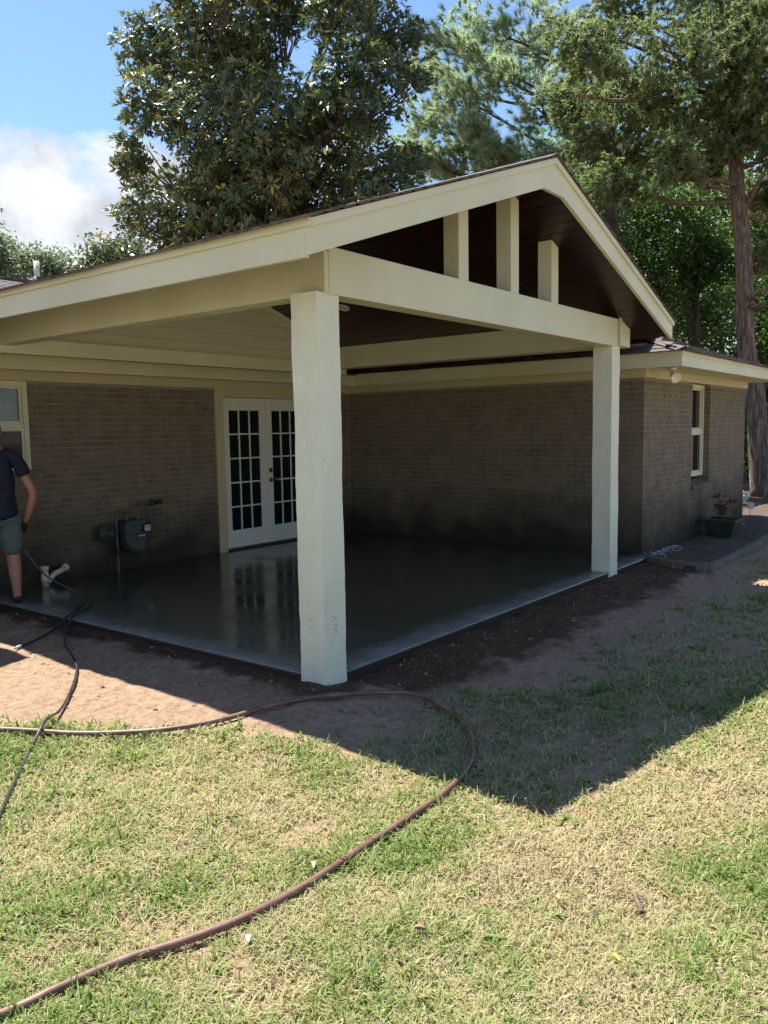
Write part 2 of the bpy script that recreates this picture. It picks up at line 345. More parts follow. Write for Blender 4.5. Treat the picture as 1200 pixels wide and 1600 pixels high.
# walls as mortar planes a little behind the brick faces, with openings left out
wl = MB()                                   # wall with the french doors, plane y = D
y0, y1 = D+REC, D+.22
WX0, WX1, WZ0, WZ1 = -.20, .772, 1.20, HF   # left window opening
DX0, DX1 = 3.33, 5.20                      # door casing outer edges
wl.box((-1.2, y0, -.3), (WX0-.005, y1, 2.6)); wl.box((WX0-.005, y0, -.3), (WX1+.005, y1, WZ0-.005)); wl.box((WX0-.005, y0, WZ1), (WX1+.005, y1, 2.6)); wl.box((WX1+.005, y0, -.3), (DX0-.006, y1, 2.6))
wl.box((DX0-.006, y0, HF), (DX1+.006, y1, 2.6)); wl.box((DX1+.006, y0, -.3), (W+REC, y1, 2.6)); wallpanel('wall', wl)
wr = MB(); wr.box((W+REC, YC+REC, -.3), (W+.22, D+REC, 2.6)); wallpanel('wall', wr)
EX0, EX1, EZ0, EZ1 = 8.0, 8.84, .80, HF
we = MB(); ya, yb = YC+REC, YC+.22
we.box((W+.2, ya+.0005, -.3), (EX0-.005, yb, 2.6)); we.box((EX0-.005, ya, -.3), (EX1+.005, yb, EZ0-.09)); we.box((EX0-.005, ya, EZ1), (EX1+.005, yb, 2.6)); we.box((EX1+.005, ya, -.3), (XE-REC, yb, 2.6)); wallpanel('wall', we)
wz = MB(); wz.box((XE-.22, yb+.001, -.3), (XE-REC, 12.8, 2.6)); wz.box((-5.8, 12.6, -.3), (XE-.221, 12.8, 2.6)); wz.box((-6, 4.25, -.3), (-5.8, 12.8, 2.6)); wz.box((-5.799, 4.25, -.3), (-1.2, 4.45, 2.6)); wz.box((-1.4, 4.451, -.3), (-1.2, D+REC, 2.6)); wallpanel('wall', wz)  # includes the front and side of the added, unseen bay
# bricks
BL, BH, BT, J = .200, .056, .088, .013
bricks = []                                 # (face centre, plane, length)
def lay(x0, x1, z0, z1, plane, off=0.0):
    k = 0; z = z0
    while z+BH <= z1+.03:
        h = min(BH, z1-z)
        if h < .02: break
        x = x0-((k+off) % 2)*(BL+J)/2
        while x < x1-.01:
            a, b = max(x, x0), min(x+BL, x1)
            if b-a > .03: bricks.append((plane, (a+b)/2, b-a, z+h/2, h))
            x += BL+J
        z += BH+J; k += 1
ZB = -.045
def band(k): return ZB+k*(BH+J)
lay(WX1, DX0-.002, ZB, HF, 'L'); lay(-1.2, WX1-.005, ZB, band(18)-J, 'L', 1); lay(-1.2, WX0, band(18), HF, 'L'); lay(DX1+.002, W-.004, ZB, HF, 'L', 1)
lay(YC, D-.004, ZB, HF, 'R')
lay(W+BT+.012, EX0, ZB, HF, 'E', 1); lay(EX0+.004, EX1-.004, ZB, band(11)-J, 'E'); lay(EX1, XE, ZB, HF, 'E')
def bface(b):
    pl, u, l, z, h = b
    return {'L': Vector((u, D, z)), 'R': Vector((W, u, z)), 'E': Vector((u, YC, z))}[pl]
def shown(b):                               # apparent size of the brick seen from where the photographer stands
    p = bface(b); d = p-CAM; dep = d.dot(fwd); px = 600+FPX*d.dot(rgt)/dep; py = 800-FPX*d.dot(upv)/dep
    nrm = {'L': Vector((0, -1, 0)), 'R': Vector((-1, 0, 0)), 'E': Vector((0, -1, 0))}[b[0]]
    if not (0 < px < 1200 and py < 880) or 450 < px < 540 or 922 < px < 964: return 0
    if b[0] == 'E' and px > 1170: return 0
    return b[2]*b[4]*abs(nrm.dot(d.normalized()))/dep**2
order = sorted(range(len(bricks)), key=lambda i: -shown(bricks[i])); single = set(order[:300])
def brick_unit():
    c = .004
    m = MB(); o = [(-.5, -.5), (.5, -.5), (.5, .5), (-.5, .5)]
    return o, c
rest = MB(); bm_cache = {}
def brickverts(pl, l, h, jit=0.0):
    c = .0035; a, b = l/2, h/2
    ring0 = [(-a, -b), (a, -b), (a, b), (-a, b)]; ring1 = [(-a+c, -b+c), (a-c, -b+c), (a-c, b-c), (-a+c, b-c)]
    vs = [(u, BT, v) for u, v in ring0]+[(u, c, v) for u, v in ring0]+[(u, 0, v) for u, v in ring1]
    fs = [(8, 9, 10, 11)]+[(i, (i+1) % 4, (i+1) % 4+4, i+4) for i in range(4)]+[(i+4, (i+1) % 4+4, (i+1) % 4+8, i+8) for i in range(4)]
    if pl == 'R': vs = [(y, -u, v) for u, y, v in vs]
    return vs, fs
for i, b in enumerate(bricks):
    pl, u, l, z, h = b; p = bface(b); out_ = random.uniform(-.0022, .002)
    p += {'L': Vector((0, out_, 0)), 'R': Vector((out_, 0, 0)), 'E': Vector((0, out_, 0))}[pl]
    if i in single:
        key = (pl, round(l, 3), round(h, 3))
        if key not in bm_cache:
            vs, fs = brickverts(*key); me = MB().add(vs, fs).mesh('brick'); me.materials.append(brickm); bm_cache[key] = me
        o = bpy.data.objects.new('brick', bm_cache[key]); C.objects.link(o); o.location = p; o.parent = house
    else:
        vs, fs = brickverts(pl, l, h); rest.add([(v[0]+p.x, v[1]+p.y, v[2]+p.z) for v in vs], fs)
tag(rest.build('brickwork', brickm, house), kind='stuff')

# eaves
FX, FYL, FYE, FXE = 5.85, 4.60, -.372, XE+.45     # fascia planes
SZ, FZ0, FZ1 = 2.30, 2.283, 2.455
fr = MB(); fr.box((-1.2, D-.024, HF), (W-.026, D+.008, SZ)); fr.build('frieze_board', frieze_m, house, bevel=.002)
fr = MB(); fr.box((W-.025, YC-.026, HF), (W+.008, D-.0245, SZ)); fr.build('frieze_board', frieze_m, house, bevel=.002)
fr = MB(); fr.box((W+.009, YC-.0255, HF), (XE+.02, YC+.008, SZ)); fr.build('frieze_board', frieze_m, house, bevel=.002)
sf = MB(); sf.box((-.62, FYL+.02, SZ+.001), (FX+.02, D+.2, SZ+.02)); sf.box((FX+.021, YC+.19, SZ+.001), (W+.2, D+.2, SZ+.02)); sf.box((FX+.021, FYE+.02, SZ+.001), (FXE-.02, YC+.189, SZ+.02)); sf.box((XE-.2, YC+.19, SZ+.001), (FXE-.02, 12, SZ+.02)); sf.build('soffit', cream, house)
fa = MB(); fa.box((-.62, FYL, FZ0), (FX, FYL+.02, FZ1)); fa.build('fascia', cream, house, bevel=.002)
fa = MB(); fa.box((FX, FYE, FZ0), (FX+.02, FYL+.02, FZ1)); fa.box((FX-.012, FYE, FZ1-.045), (FX-.0005, FYL, FZ1+.004)); fa.build('fascia', cream, house, bevel=.002)
fa = MB(); fa.box((FX+.0205, FYE, FZ0), (FXE, FYE+.02, FZ1)); fa.box((FX-.012, FYE-.012, FZ1-.045), (FXE, FYE-.0005, FZ1+.004)); fa.build('fascia', cream, house, bevel=.002)
fa = MB(); fa.box((-6.4, 3.72, FZ0), (-.62, 3.74, FZ1)); fa.box((-.64, 3.741, FZ0), (-.62, FYL, FZ1)); fa.box((-6.4, 3.741, SZ), (-.641, 4.4, SZ+.02)); fa.build('fascia', cream, house)  # eave of the unseen bay, set forward to shade the ground at left

# shingle roofs: courses of tabs, each tab its own slightly uneven slab
def shingles(mb, p0, du, ds, width, height, clipf=None, tab=.32, expo=.143, th=.007):
    """p0 eave corner, du unit along the eave, ds unit up the slope; rows of tabs"""
    du, ds = Vector(du), Vector(ds); n = du.cross(ds).normalized()
    if n.z < 0: n = -n
    rows = int(height/expo)+1
    for r in range(rows):
        s0 = r*expo-.015; u = -random.random()*tab
        while u < width:
            a, b = max(u, 0), min(u+tab-.005, width)
            c = (a+b)/2
            if b-a > .02 and (clipf is None or clipf(Vector(p0)+du*c+ds*(s0+.07))):
                j = random.uniform(-.008, .008); t0 = random.uniform(.6, 1.5)*th
                base = Vector(p0)
                q = [base+du*a+ds*(s0+j), base+du*b+ds*(s0+j), base+du*b+ds*(s0+expo+.03), base+du*a+ds*(s0+expo+.03)]
                lift = [t0+.006, t0+.006, .004, .004]
                top = [v+n*l for v, l in zip(q, lift)]; bot = [v-n*.001 for v in q]
                mb.add(bot+top, [(0,3,2,1),(4,5,6,7),(0,1,5,4),(1,2,6,5),(2,3,7,6),(3,0,4,7)])
            u += tab
S = .35; cs = 1/math.hypot(1, S)
EY, EZ = FYL-.05, 2.475                      # main wing eave
RY = 9.15; RZ = EZ+S*(RY-EY)
rd = MB(); rd.prism([(EY, EZ-.03), (RY, RZ-.03), (13.75, EZ-.03), (13.75, EZ-.05), (RY, RZ-.06), (EY, EZ-.05)], 0, -6.4, 8.4); rd.build('roof_deck', deckm, house)
rs = MB(); shingles(rs, (-6.4, EY, EZ-.025), (1, 0, 0), (0, cs, S*cs), 14.5, (RY-EY)/cs)
rs.box((-6.4, RY-.12, RZ-.045), (8.3, RY+.12, RZ-.005))
tag(rs.build('roof_shingles', shingle, house), kind='stuff')
# unseen bay roof further left, added for its eave shadow on the ground
rd = MB(); rd.prism([(3.66, EZ-.03), (9.2, EZ+S*5.54-.03), (9.2, EZ+S*5.54-.06), (3.66, EZ-.05)], 0, -6.4, -.62); rd.build('roof_deck', deckm, house)
# hipped wing on the right
hx0, hx1, hy = FX-.05, FXE+.05, FYE-.05; rxm = (hx0+hx1)/2; rzh = EZ+S*(rxm-hx0); hyr = hy+(rxm-hx0)
rd = MB(); e = -.02
rd.add([(hx0, hy, EZ+e), (hx1, hy, EZ+e), (hx1, 13, EZ+e), (hx0, 13, EZ+e), (rxm, hyr, rzh+e), (rxm, 13, rzh+e)], [(0, 1, 4), (1, 2, 5, 4), (3, 0, 4, 5), (2, 3, 5)]); rd.build('roof_deck', shingle, house)
rs = MB()
shingles(rs, (hx0, hy, EZ-.018), (0, 1, 0), (cs, 0, S*cs), 9.5, (rxm-hx0)/cs, lambda p: (p.x-hx0) < (p.y-hy)+.05)
shingles(rs, (hx0, hy, EZ-.018), (1, 0, 0), (0, cs, S*cs), hx1-hx0, (rxm-hx0)/cs, lambda p: (p.y-hy) < min(p.x-hx0, hx1-p.x)+.05)
tag(rs.build('roof_shingles', shingle, house), kind='stuff')
hp = MB()
for k in range(14):                          # hip caps
    a = Vector((hx0+k*.19, hy+k*.19, EZ+k*.19*S+.012)); b = a+Vector((.23, .23, .23*S))
    s_ = Vector((.08, -.08, 0)); d_ = Vector((0, 0, -.028))
    hp.add([a-s_+d_, a+Vector((0, 0, .012)), a+s_+d_, b-s_+d_, b, b+s_+d_], [(0, 1, 4, 3), (1, 2, 5, 4)])
hp.build('hip_cap', shingle, house)
# vent pipe through the roof
vp = MB(); vb = Vector((3.22, 8.9, EZ+S*(8.9-EY)-.02)); vp.lathe([(.042, 0), (.042, .38), (.034, .38), (.034, .3)], vb, 14); vpo = vp.build('vent_pipe', pvc, house, True)
vq = MB(); vq.lathe([(.12, -.03), (.10, .05), (.062, .13), (.046, .14)], vb, 14); vq.build('vent_boot', leadm, vpo, True)

# french doors
cas = MB(); yf = D-.022
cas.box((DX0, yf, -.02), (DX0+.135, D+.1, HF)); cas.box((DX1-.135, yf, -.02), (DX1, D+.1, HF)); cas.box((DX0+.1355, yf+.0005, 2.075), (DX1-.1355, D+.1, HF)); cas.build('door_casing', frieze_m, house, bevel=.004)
th_ = MB(); th_.box((DX0+.136, D-.05, 0), (DX1-.136, D+.1, .022)); th_.build('threshold', blackm, house)
DW = (DX1-DX0-.274)/2
for s in range(2):
    x0 = DX0+.137+s*DW; x1 = x0+DW-.006; z0, z1 = .028, 2.07; yb = D+.012
    st, tr, br = .115, .17, .24
    d = MB(); d.box((x0, yb, z0), (x0+st, yb+.045, z1)); d.box((x1-st, yb, z0), (x1, yb+.045, z1)); d.box((x0+st, yb, z1-tr), (x1-st, yb+.0445, z1)); d.box((x0+st, yb, z0), (x1-st, yb+.0445, z0+br))
    door = d.build('french_door', white, house, bevel=.003)
    gx0, gx1, gz0, gz1 = x0+st, x1-st, z0+br, z1-tr
    nc, nr, mw = 3, 5, .02
    pw = (gx1-gx0-(nc-1)*mw)/nc; ph = (gz1-gz0-(nr-1)*mw)/nr
    for c in range(1, nc):
        q = MB(); xx = gx0+c*pw+(c-1)*mw; q.box((xx, yb+.006, gz0), (xx+mw, yb+.04, gz1)); q.build('muntin', white, door)
    for r in range(1, nr):
        zz = gz0+r*ph+(r-1)*mw
        for c in range(nc):
            q = MB(); xx = gx0+c*(pw+mw); q.box((xx, yb+.0065, zz), (xx+pw, yb+.0395, zz+mw)); q.build('muntin', white, door)
    pmesh = MB().box((0, 0, 0), (pw, .006, ph)).mesh('pane'); pmesh.materials.append(glass)
    for r in range(nr):
        for c in range(nc):
            o = bpy.data.objects.new('pane', pmesh); C.objects.link(o); o.location = (gx0+c*(pw+mw), yb+.02, gz0+r*(ph+mw)); o.parent = door
            o.rotation_euler = (random.uniform(-.004, .004), 0, random.uniform(-.006, .006))
    if s == 1:
        hx = x0+.062
        q = MB(); q.lathe([(.03, 0), (.03, .012), (.012, .014), (.012, .05)], (hx, yb, .92), 14, (0, -1, 0)); q.tube([(hx, yb-.045, .92), (hx+.05, yb-.048, .922), (hx+.115, yb-.045, .915)], [.011, .009, .007], 8); q.build('door_handle', blackm, door, True)
        q = MB(); q.lathe([(.032, 0), (.032, .014), (.024, .02), (.01, .02), (.009, .03)], (hx, yb, 1.06), 14, (0, -1, 0)); q.build('deadbolt', blackm, door, True)
    else:
        for zz in (.25, 1.05, 1.85):
            q = MB(); q.box((x0-.012, yb-.006, zz), (x0+.004, yb+.004, zz+.09)); q.build('hinge', steel, door)
bk = MB(); bk.box((DX0+.1, D+.12, 0), (DX1-.1, D+.2, 2.2)); bk.build('dark_hall', blackm, house)

# windows
def window(x0, x1, z0, z1, yfr, blind, railz):
    f = MB(); fw = .055; yb = yfr+.07
    f.box((x0, yfr, z0), (x0+fw, yb, z1)); f.box((x1-fw, yfr, z0), (x1, yb, z1)); f.box((x0+fw, yfr+.0005, z1-fw), (x1-fw, yb, z1)); f.box((x0+fw, yfr+.0005, z0), (x1-fw, yb, z0+fw))
    wn = f.build('window', cream, house, bevel=.004)
    q = MB(); q.box((x0+fw, yfr+.012, railz-.028), (x1-fw, yb-.005, railz+.028)); q.build('meeting_rail', cream, wn, bevel=.003)
    for a, b, t in ((z0+fw, railz-.028, .03), (railz+.028, z1-fw, .045)):
        q = MB(); s = .025
        q.box((x0+fw, yfr+t-.012, a), (x0+fw+s, yfr+t+.02, b)); q.box((x1-fw-s, yfr+t-.012, a), (x1-fw, yfr+t+.02, b)); q.box((x0+fw+s, yfr+t-.0115, b-s), (x1-fw-s, yfr+t+.0195, b)); q.box((x0+fw+s, yfr+t-.0115, a), (x1-fw-s, yfr+t+.0195, a+s)); q.build('sash', cream, wn)
        q = MB(); q.box((x0+fw+s, yfr+t+.004, a+s), (x1-fw-s, yfr+t+.009, b-s))
        up = a > railz
        q.build('pane', glassc if (blind and up) else glass, wn)
    if blind:
        z = railz+.05
        while z < z1-fw-.01:
            q = MB(); q.prism([(yfr+.080, z), (yfr+.098, z+.021), (yfr+.1, z+.0205), (yfr+.082, z-.0005)], 0, x0+fw, x1-fw); q.build('blind_slat', blindm, wn); z += .024
        q = MB(); q.box((x0+.01, yfr+.14, z0), (x1-.01, yfr+.15, z1)); q.build('dark_room', blackm, wn)
    else:
        q = MB(); q.box((x0+.01, yfr+.14, z0), (x1-.01, yfr+.15, z1)); q.build('dark_room', blackm, wn)
    return wn
glassc = bpy.data.materials.new('clear_window_glass'); glassc.use_nodes = True
_t = glassc.node_tree; _t.nodes.clear(); _o = N(_t, 'ShaderNodeOutputMaterial'); _a = N(_t, 'ShaderNodeBsdfTransparent'); _b = N(_t, 'ShaderNodeBsdfGlossy'); _b.inputs['Roughness'].default_value = .03
_a.inputs[0].default_value = (.85, .9, .88, 1); _m = N(_t, 'ShaderNodeMixShader'); _f = N(_t, 'ShaderNodeFresnel'); _f.inputs[0].default_value = 1.5
_t.links.new(_f.outputs[0], _m.inputs[0]); _t.links.new(_a.outputs[0], _m.inputs[1]); _t.links.new(_b.outputs[0], _m.inputs[2]); _t.links.new(_m.outputs[0], _o.inputs[0])
window(-.15, .765, 1.245, HF-.002, D-.004, True, 1.71)
window(EX0+.004, EX1-.004, .842, HF-.004, YC+.088, False, 1.50)
sl_ = MB(); sl_.box((WX0, D+.001, 1.18), (WX1, D+.05, 1.243)); sl_.build('window_sill', brickm, house)
for k in range(4):                           # sloped rowlock sill under the end window
    q = MB(); xx = EX0+.004+k*.209; q.prism([(YC-.03, .735), (YC+.16, .80), (YC+.16, .72), (YC-.03, .675)], 0, xx, xx+.2); q.build('window_sill', brickm, house)

# ------------------------------------------------------------------ patio cover
pc = empty('patio_cover', 'cream gabled patio cover on two square posts with dark wood ceiling', 'patio cover')
AX = 2.43; TAIL = -.49; TAILR = 5.35-.0; OY = -.42
def zs(x): return 3.785-S*abs(x-AX)          # shingle surface
def zc(x): return 3.58-S*abs(x-AX)           # ceiling face
TAILR = 2*AX-TAIL
YB = 4.07
def post(x0, y0, w_, z0, z1, seed):
    n, nz = 7, 60; vs = []; fs = []
    ring = [(i/n, 0) for i in range(n)]+[(1, i/n) for i in range(n)]+[(1-i/n, 1) for i in range(n)]+[(0, 1-i/n) for i in range(n)]
    m = len(ring)
    for k in range(nz+1):
        z = z0+(z1-z0)*k/nz
        for (u, v) in ring:
            x, y = x0+u*w_, y0+v*w_
            cx, cy = x0+w_/2, y0+w_/2
            d = Vector((x-cx, y-cy, 0))
            nn = noise.noise(Vector((x*5+seed, y*5, z*2.1)))*.007+noise.noise(Vector((x*16+seed, y*16, z*13)))*.0035+noise.noise(Vector((seed, x*3, z*.8)))*.004
            q = Vector((x, y, z))+d.normalized()*nn
            if k == 0: q.z += noise.noise(Vector((x*30, y*30, seed)))*.03-.01
            vs.append(q)
    for k in range(nz):
        for i in range(m):
            j = (i+1) % m; fs.append((k*m+i, k*m+j, (k+1)*m+j, (k+1)*m+i))
    fs.append(tuple(nz*m+i for i in range(m)))
    mb = MB().add(vs, fs); return mb.build('post', stucco, pc)
def chip(p, u, v, n_, r):
    vs = [Vector(p)+n_*.0005]; k_ = 7
    for i in range(k_):
        t = 2*math.pi*i/k_; rr_ = r*random.uniform(.6, 1.2); vs.append(Vector(p)+u*math.cos(t)*rr_+v*math.sin(t)*rr_*1.3)
    vs += [q_-n_*.012 for q_ in vs[1:]]
    MB().add(vs, [(0, 1+i, 1+(i+1) % k_) for i in range(k_)]+[(1+i, 1+k_+i, 1+k_+(i+1) % k_, 1+(i+1) % k_) for i in range(k_)]).build('paint_chip', chipd, pc)
chipd = pm('chipped_paint', (.10, .09, .07), (.2, .18, .14), 60, .9)
for x_, z_, r_ in ((.07, .40, .004), (.10, .385, .006), (.085, .345, .005), (.11, .335, .0045), (.095, .315, .006), (.10, .295, .004), (.03, 1.42, .004)):
    chip((x_, -.0195, z_), Vector((1, 0, 0)), Vector((0, 0, 1)), Vector((0, -1, 0)), r_*.6)
for y_, z_, r_ in ((.10, .42, .004), (.09, .385, .005), (.115, .375, .004), (.10, .33, .0055), (.085, .34, .003), (.11, .30, .004)):
    chip((-.0175, y_, z_), Vector((0, 1, 0)), Vector((0, 0, 1)), Vector((-1, 0, 0)), r_*.55)
post(-.012, -.014, .214, -.13, 2.46, 3.1); post(4.648, -.016, .212, -.10, 2.462, 9.7)
BZ0, BZ1 = 2.452, 2.745
b = MB(); b.box((.10, -.03, BZ0), (4.768, .13, BZ1)); b.build('front_beam', cream, pc, bevel=.004)
b = MB(); b.box((.062, -.026, BZ0+.004), (.0995, 4.06, BZ1-.03)); b.box((.1, .1305, BZ0+.004), (.22, 4.06, BZ1-.03)); b.build('side_beam', cream, pc, bevel=.003)
b = MB(); b.box((4.80, -.045, 2.462), (5.05, 4.06, 2.765)); b.build('side_beam', cream, pc, bevel=.003)
b = MB(); b.box((5.0505, -.05, 2.455), (5.068, .05, 2.765)); b.box((4.7685, -.055, 2.74), (5.075, -.0455, 2.775)); b.build('beam_trim', cream, pc, bevel=.002)
b = MB(); b.box((.0, 4.0605, 2.385), (5.05, 4.20, 2.515)); b.build('back_beam', cream, pc, bevel=.004)
b = MB(); b.prism([(4.05, 2.475), (4.06, 2.475), (4.06, 2.53), (4.03, 2.53)], 0, .221, 4.799); b.build('crown_moulding', cream, pc)
# gable studs
for cx, top in ((1.68, None), (2.495, None), (3.26, 3.29)):
    b = MB(); zt = zc(cx-.07)-.004
    if top: b.prism([(cx-.07, BZ1), (cx+.07, BZ1), (cx+.07, zc(cx+.07)-.006), (cx-.07, zc(cx-.07)-.006)], 1, -.024, .116)
    else: b.prism([(cx-.07, BZ1), (cx+.07, BZ1), (cx+.07, zc(cx+.07)-.006), (cx-.07, zc(cx-.07)-.006)] if cx < AX-.1 else [(cx-.07, BZ1), (cx+.07, BZ1), (cx+.07, zc(cx+.07)-.006), (AX, zc(AX)-.006), (cx-.07, zc(cx-.07)-.006)], 1, -.024, .116)
    b.build('gable_stud', cream, pc, bevel=.003)
# rakes: two boards each (deep board + top trim)
def rake(side):
    xt = TAIL if side < 0 else TAILR
    f = lambda x, dz: (x, zs(x)-dz)
    b = MB(); dep = .22
    poly = [f(xt, .05), f(AX, .05), f(AX, dep+.02), f(xt+(.03 if side < 0 else -.03), dep-.0), (xt, zs(xt)-dep+.0)]
    if side > 0: poly = poly[::-1]
    b.prism(poly, 1, OY, OY+.035); b.build('rake_board', cream, pc, bevel=.002)
    b = MB(); poly = [f(xt-.0, .028), f(AX, .028), f(AX, .075), f(xt, .075)]
    if side > 0: poly = poly[::-1]
    b.prism(poly, 1, OY-.02, OY-.0005); b.build('rake_trim', cream, pc, bevel=.002)
rake(-1); rake(1)
b = MB(); b.prism([(AX-.22, zs(AX)-.30), (AX+.22, zs(AX)-.30), (AX+.22, zs(AX+.22)-.19), (AX, zs(AX)-.21), (AX-.22, zs(AX-.22)-.19)], 1, OY+.001, OY+.034); b.build('gable_collar', cream, pc)
# eave fascias
b = MB(); b.box((TAIL, OY+.0355, 2.535), (TAIL+.03, 5.3, 2.715)); b.build('fascia', cream, pc, bevel=.002)
b = MB(); b.box((TAIL-.018, OY-.018, 2.69), (TAIL-.0005, 5.3, 2.735)); b.build('fascia_trim', cream, pc, bevel=.002)
b = MB(); b.box((TAILR-.03, OY+.0355, 2.60), (TAILR, 4.7, 2.715)); b.build('fascia', cream, pc, bevel=.002)
b = MB(); b.box((TAILR+.0005, OY-.018, 2.69), (TAILR+.018, 4.7, 2.735)); b.build('fascia_trim', cream, pc, bevel=.002)
# ceiling planks, one by one
pwid = .145; ang = math.atan(S); slen = (TAILR-.03-AX)/math.cos(ang); npk = int(slen/pwid)+1
pk = MB().box((.003, OY+.036, 0), (pwid-.004, YB+.01, .016)).mesh('ceiling_plank'); pk.materials.append(ceil)
pkmods = []
for side in (-1, 1):
    for k in range(npk):
        s0 = k*pwid+.01
        if s0+pwid > slen+.03: continue
        o = bpy.data.objects.new('ceiling_plank', pk); C.objects.link(o); o.parent = pc
        if side > 0:
            o.location = (AX+s0*math.cos(ang), 0, 3.58-s0*math.sin(ang)+random.uniform(-.001, .001)); o.rotation_euler = (0, ang, 0)
        else:
            s1 = s0+pwid; o.location = (AX-s1*math.cos(ang), 0, 3.58-s1*math.sin(ang)+random.uniform(-.001, .001)); o.rotation_euler = (0, -ang, 0)
b = MB(); b.prism([(TAIL+.031, zc(TAIL)+.035), (AX, zc(AX)+.03), (TAILR-.031, zc(TAILR)+.035), (TAILR-.031, zc(TAILR)+.045), (AX, zc(AX)+.04), (TAIL+.031, zc(TAIL)+.045)], 1, OY+.036, 5.2); b.build('ceiling_backing', ceilb, pc)
# gable end of horizontal boards
z = 2.5; y = YB+.012
while z < 3.53:
    h = .145; zt = min(z+h, 3.57)
    def half(zz): return max((3.575-zz)/S, .02)
    hb, ht = min(half(z), 2.4), min(half(zt), 2.4)
    poly = [(AX-hb, z), (AX+hb, z), (AX+ht, zt), (AX-ht, zt)]
    q = MB(); q.add([(p[0], y-(.02 if i < 2 else 0.0), p[1]) for i, p in enumerate(poly)]+[(p[0], y+.02, p[1]) for p in poly], [(0, 1, 2, 3), (7, 6, 5, 4), (0, 4, 5, 1), (1, 5, 6, 2), (2, 6, 7, 3), (3, 7, 4, 0)])
    q.build('siding_board', wallsid, pc); z += h+.002
for sgn in (-1, 1):
    q = MB(); x_ = AX+sgn*2.45
    poly = [(AX, 3.575), (x_, zc(x_)-.005), (x_, zc(x_)-.07), (AX, 3.51)]
    q.prism(poly if sgn < 0 else poly[::-1], 1, YB-.028, YB-.001); q.build('gable_trim', cream, pc)
# roof
b = MB(); b.prism([(TAIL-.0, zs(TAIL)-.03), (AX, zs(AX)-.025), (TAILR, zs(TAILR)-.03), (TAILR, zs(TAILR)-.05), (AX, zs(AX)-.05), (TAIL, zs(TAIL)-.05)], 1, OY+.001, 8.2); b.build('roof_deck', deckm, pc)
rs = MB(); okp = lambda p: p.y < EY+(p.z-EZ)/S+.1
shingles(rs, (TAIL-.035, OY-.035, zs(TAIL-.035)-.022), (0, 1, 0), (cs, 0, S*cs), 8.7, (AX-TAIL)/cs+.03, okp, tab=.31)
shingles(rs, (TAILR+.035, OY-.035, zs(TAILR+.035)-.022), (0, 1, 0), (-cs, 0, S*cs), 8.7, (AX-TAIL)/cs+.03, okp, tab=.31)
for k in range(40):
    y_ = OY-.035+k*.2; rs.prism([(AX-.13, zs(AX-.13)-.004), (AX, zs(AX)+.006), (AX+.13, zs(AX+.13)-.004), (AX+.13, zs(AX+.13)-.012), (AX, zs(AX)-.004), (AX-.13, zs(AX-.13)-.012)], 1, y_, y_+.197+random.uniform(-.01, .0))
tag(rs.build('roof_shingles', shingle, pc), kind='stuff')
b = MB(); b.prism([(TAILR-.02, zs(TAILR)-.035), (6.48, 2.715), (6.48, 2.69), (TAILR-.02, zs(TAILR)-.055)], 1, .12, 5.2); b.build('sun_gap_cover', shingle, pc)  # added piece, hidden above, that closes the sun gap between the two roofs
# recessed light on the right slope
lc = Vector((3.83, 3.06, 0)); lc.z = zc(lc.x); nrm_ = Vector((S, 0, 1)).normalized()
q = MB(); q.lathe([(.085, .0), (.085, -.008), (.062, -.012), (.058, -.004)], lc, 24, nrm_); q.build('recessed_light', lampw, pc, True)

# ------------------------------------------------------------------ things on and by the house
# floodlight under the eave corner
fl = empty('floodlight', 'white twin floodlight under the eave corner of the brick house', 'floodlight')
q = MB(); fc = Vector((6.30, -.11, SZ-.002)); q.lathe([(.055, 0), (.055, -.018), (.03, -.03), (.02, -.032)], fc, 16); q.build('base_plate', lampw, fl, True)
for dx, dy in ((-.085, -.02), (.07, .03)):
    q = MB(); a = fc+Vector((dx*.15, dy, -.03)); b_ = fc+Vector((dx*.8, dy-.02, -.085)); q.tube([a, (a+b_)/2+Vector((0, 0, -.012)), b_], [.014, .016, .02], 8); q.build('arm', lampw, fl, True)
    q = MB(); ax = Vector((-.55+dx, -.5, -.45)).normalized(); q.lathe([(.018, -.03), (.03, -.02), (.036, .02), (.058, .075), (.06, .1), (.052, .1), (.04, .09)], b_, 18, ax); q.build('lamp_head', lampw, fl, True)

# gas meter
gm = empty('gas_meter', 'green grey gas meter with pipes on the brick wall beside the door', 'gas meter')
ym = D-.14
q = MB(); q.prism([(1.735, .33), (1.80, .22), (1.98, .20), (2.04, .30), (2.045, .56), (2.0, .60), (1.78, .60), (1.735, .56)], 1, ym-.10, ym+.08); mb_ = q.build('meter_body', meterm, gm, bevel=.03)
q = MB(); q.prism([(1.74, .43), (2.05, .43), (2.055, .445), (2.05, .46), (1.74, .46)], 1, ym-.112, ym+.09); q.build('flange', meterm, mb_, bevel=.004)
q = MB(); q.box((1.955, ym-.135, .45), (2.055, ym-.1, .54)); dl = q.build('dial_box', blackm, gm, bevel=.008)
q = MB(); q.box((1.965, ym-.139, .46), (2.045, ym-.1352, .53)); q.build('dial_face', chipm, dl)
for k in range(4):
    q = MB(); cx_ = 1.98+k*.017; q.lathe([(.0062, 0), (.0062, .0012)], (cx_, ym-.139, .506), 10, (0, -1, 0)); q.build('dial', blackm, dl)
q = MB(); q.box((1.90, ym-.106, .40), (1.99, ym-.1005, .415)); q.build('plate', chipm, mb_)
q = MB(); q.lathe([(.03, -.05), (.115, -.03), (.12, -.006), (.12, .006), (.105, .03), (.04, .055), (.035, .10), (.02, .105)], (1.555, ym, .47), 24, (0, -1, 0)); q.build('regulator', meterm, gm, True)
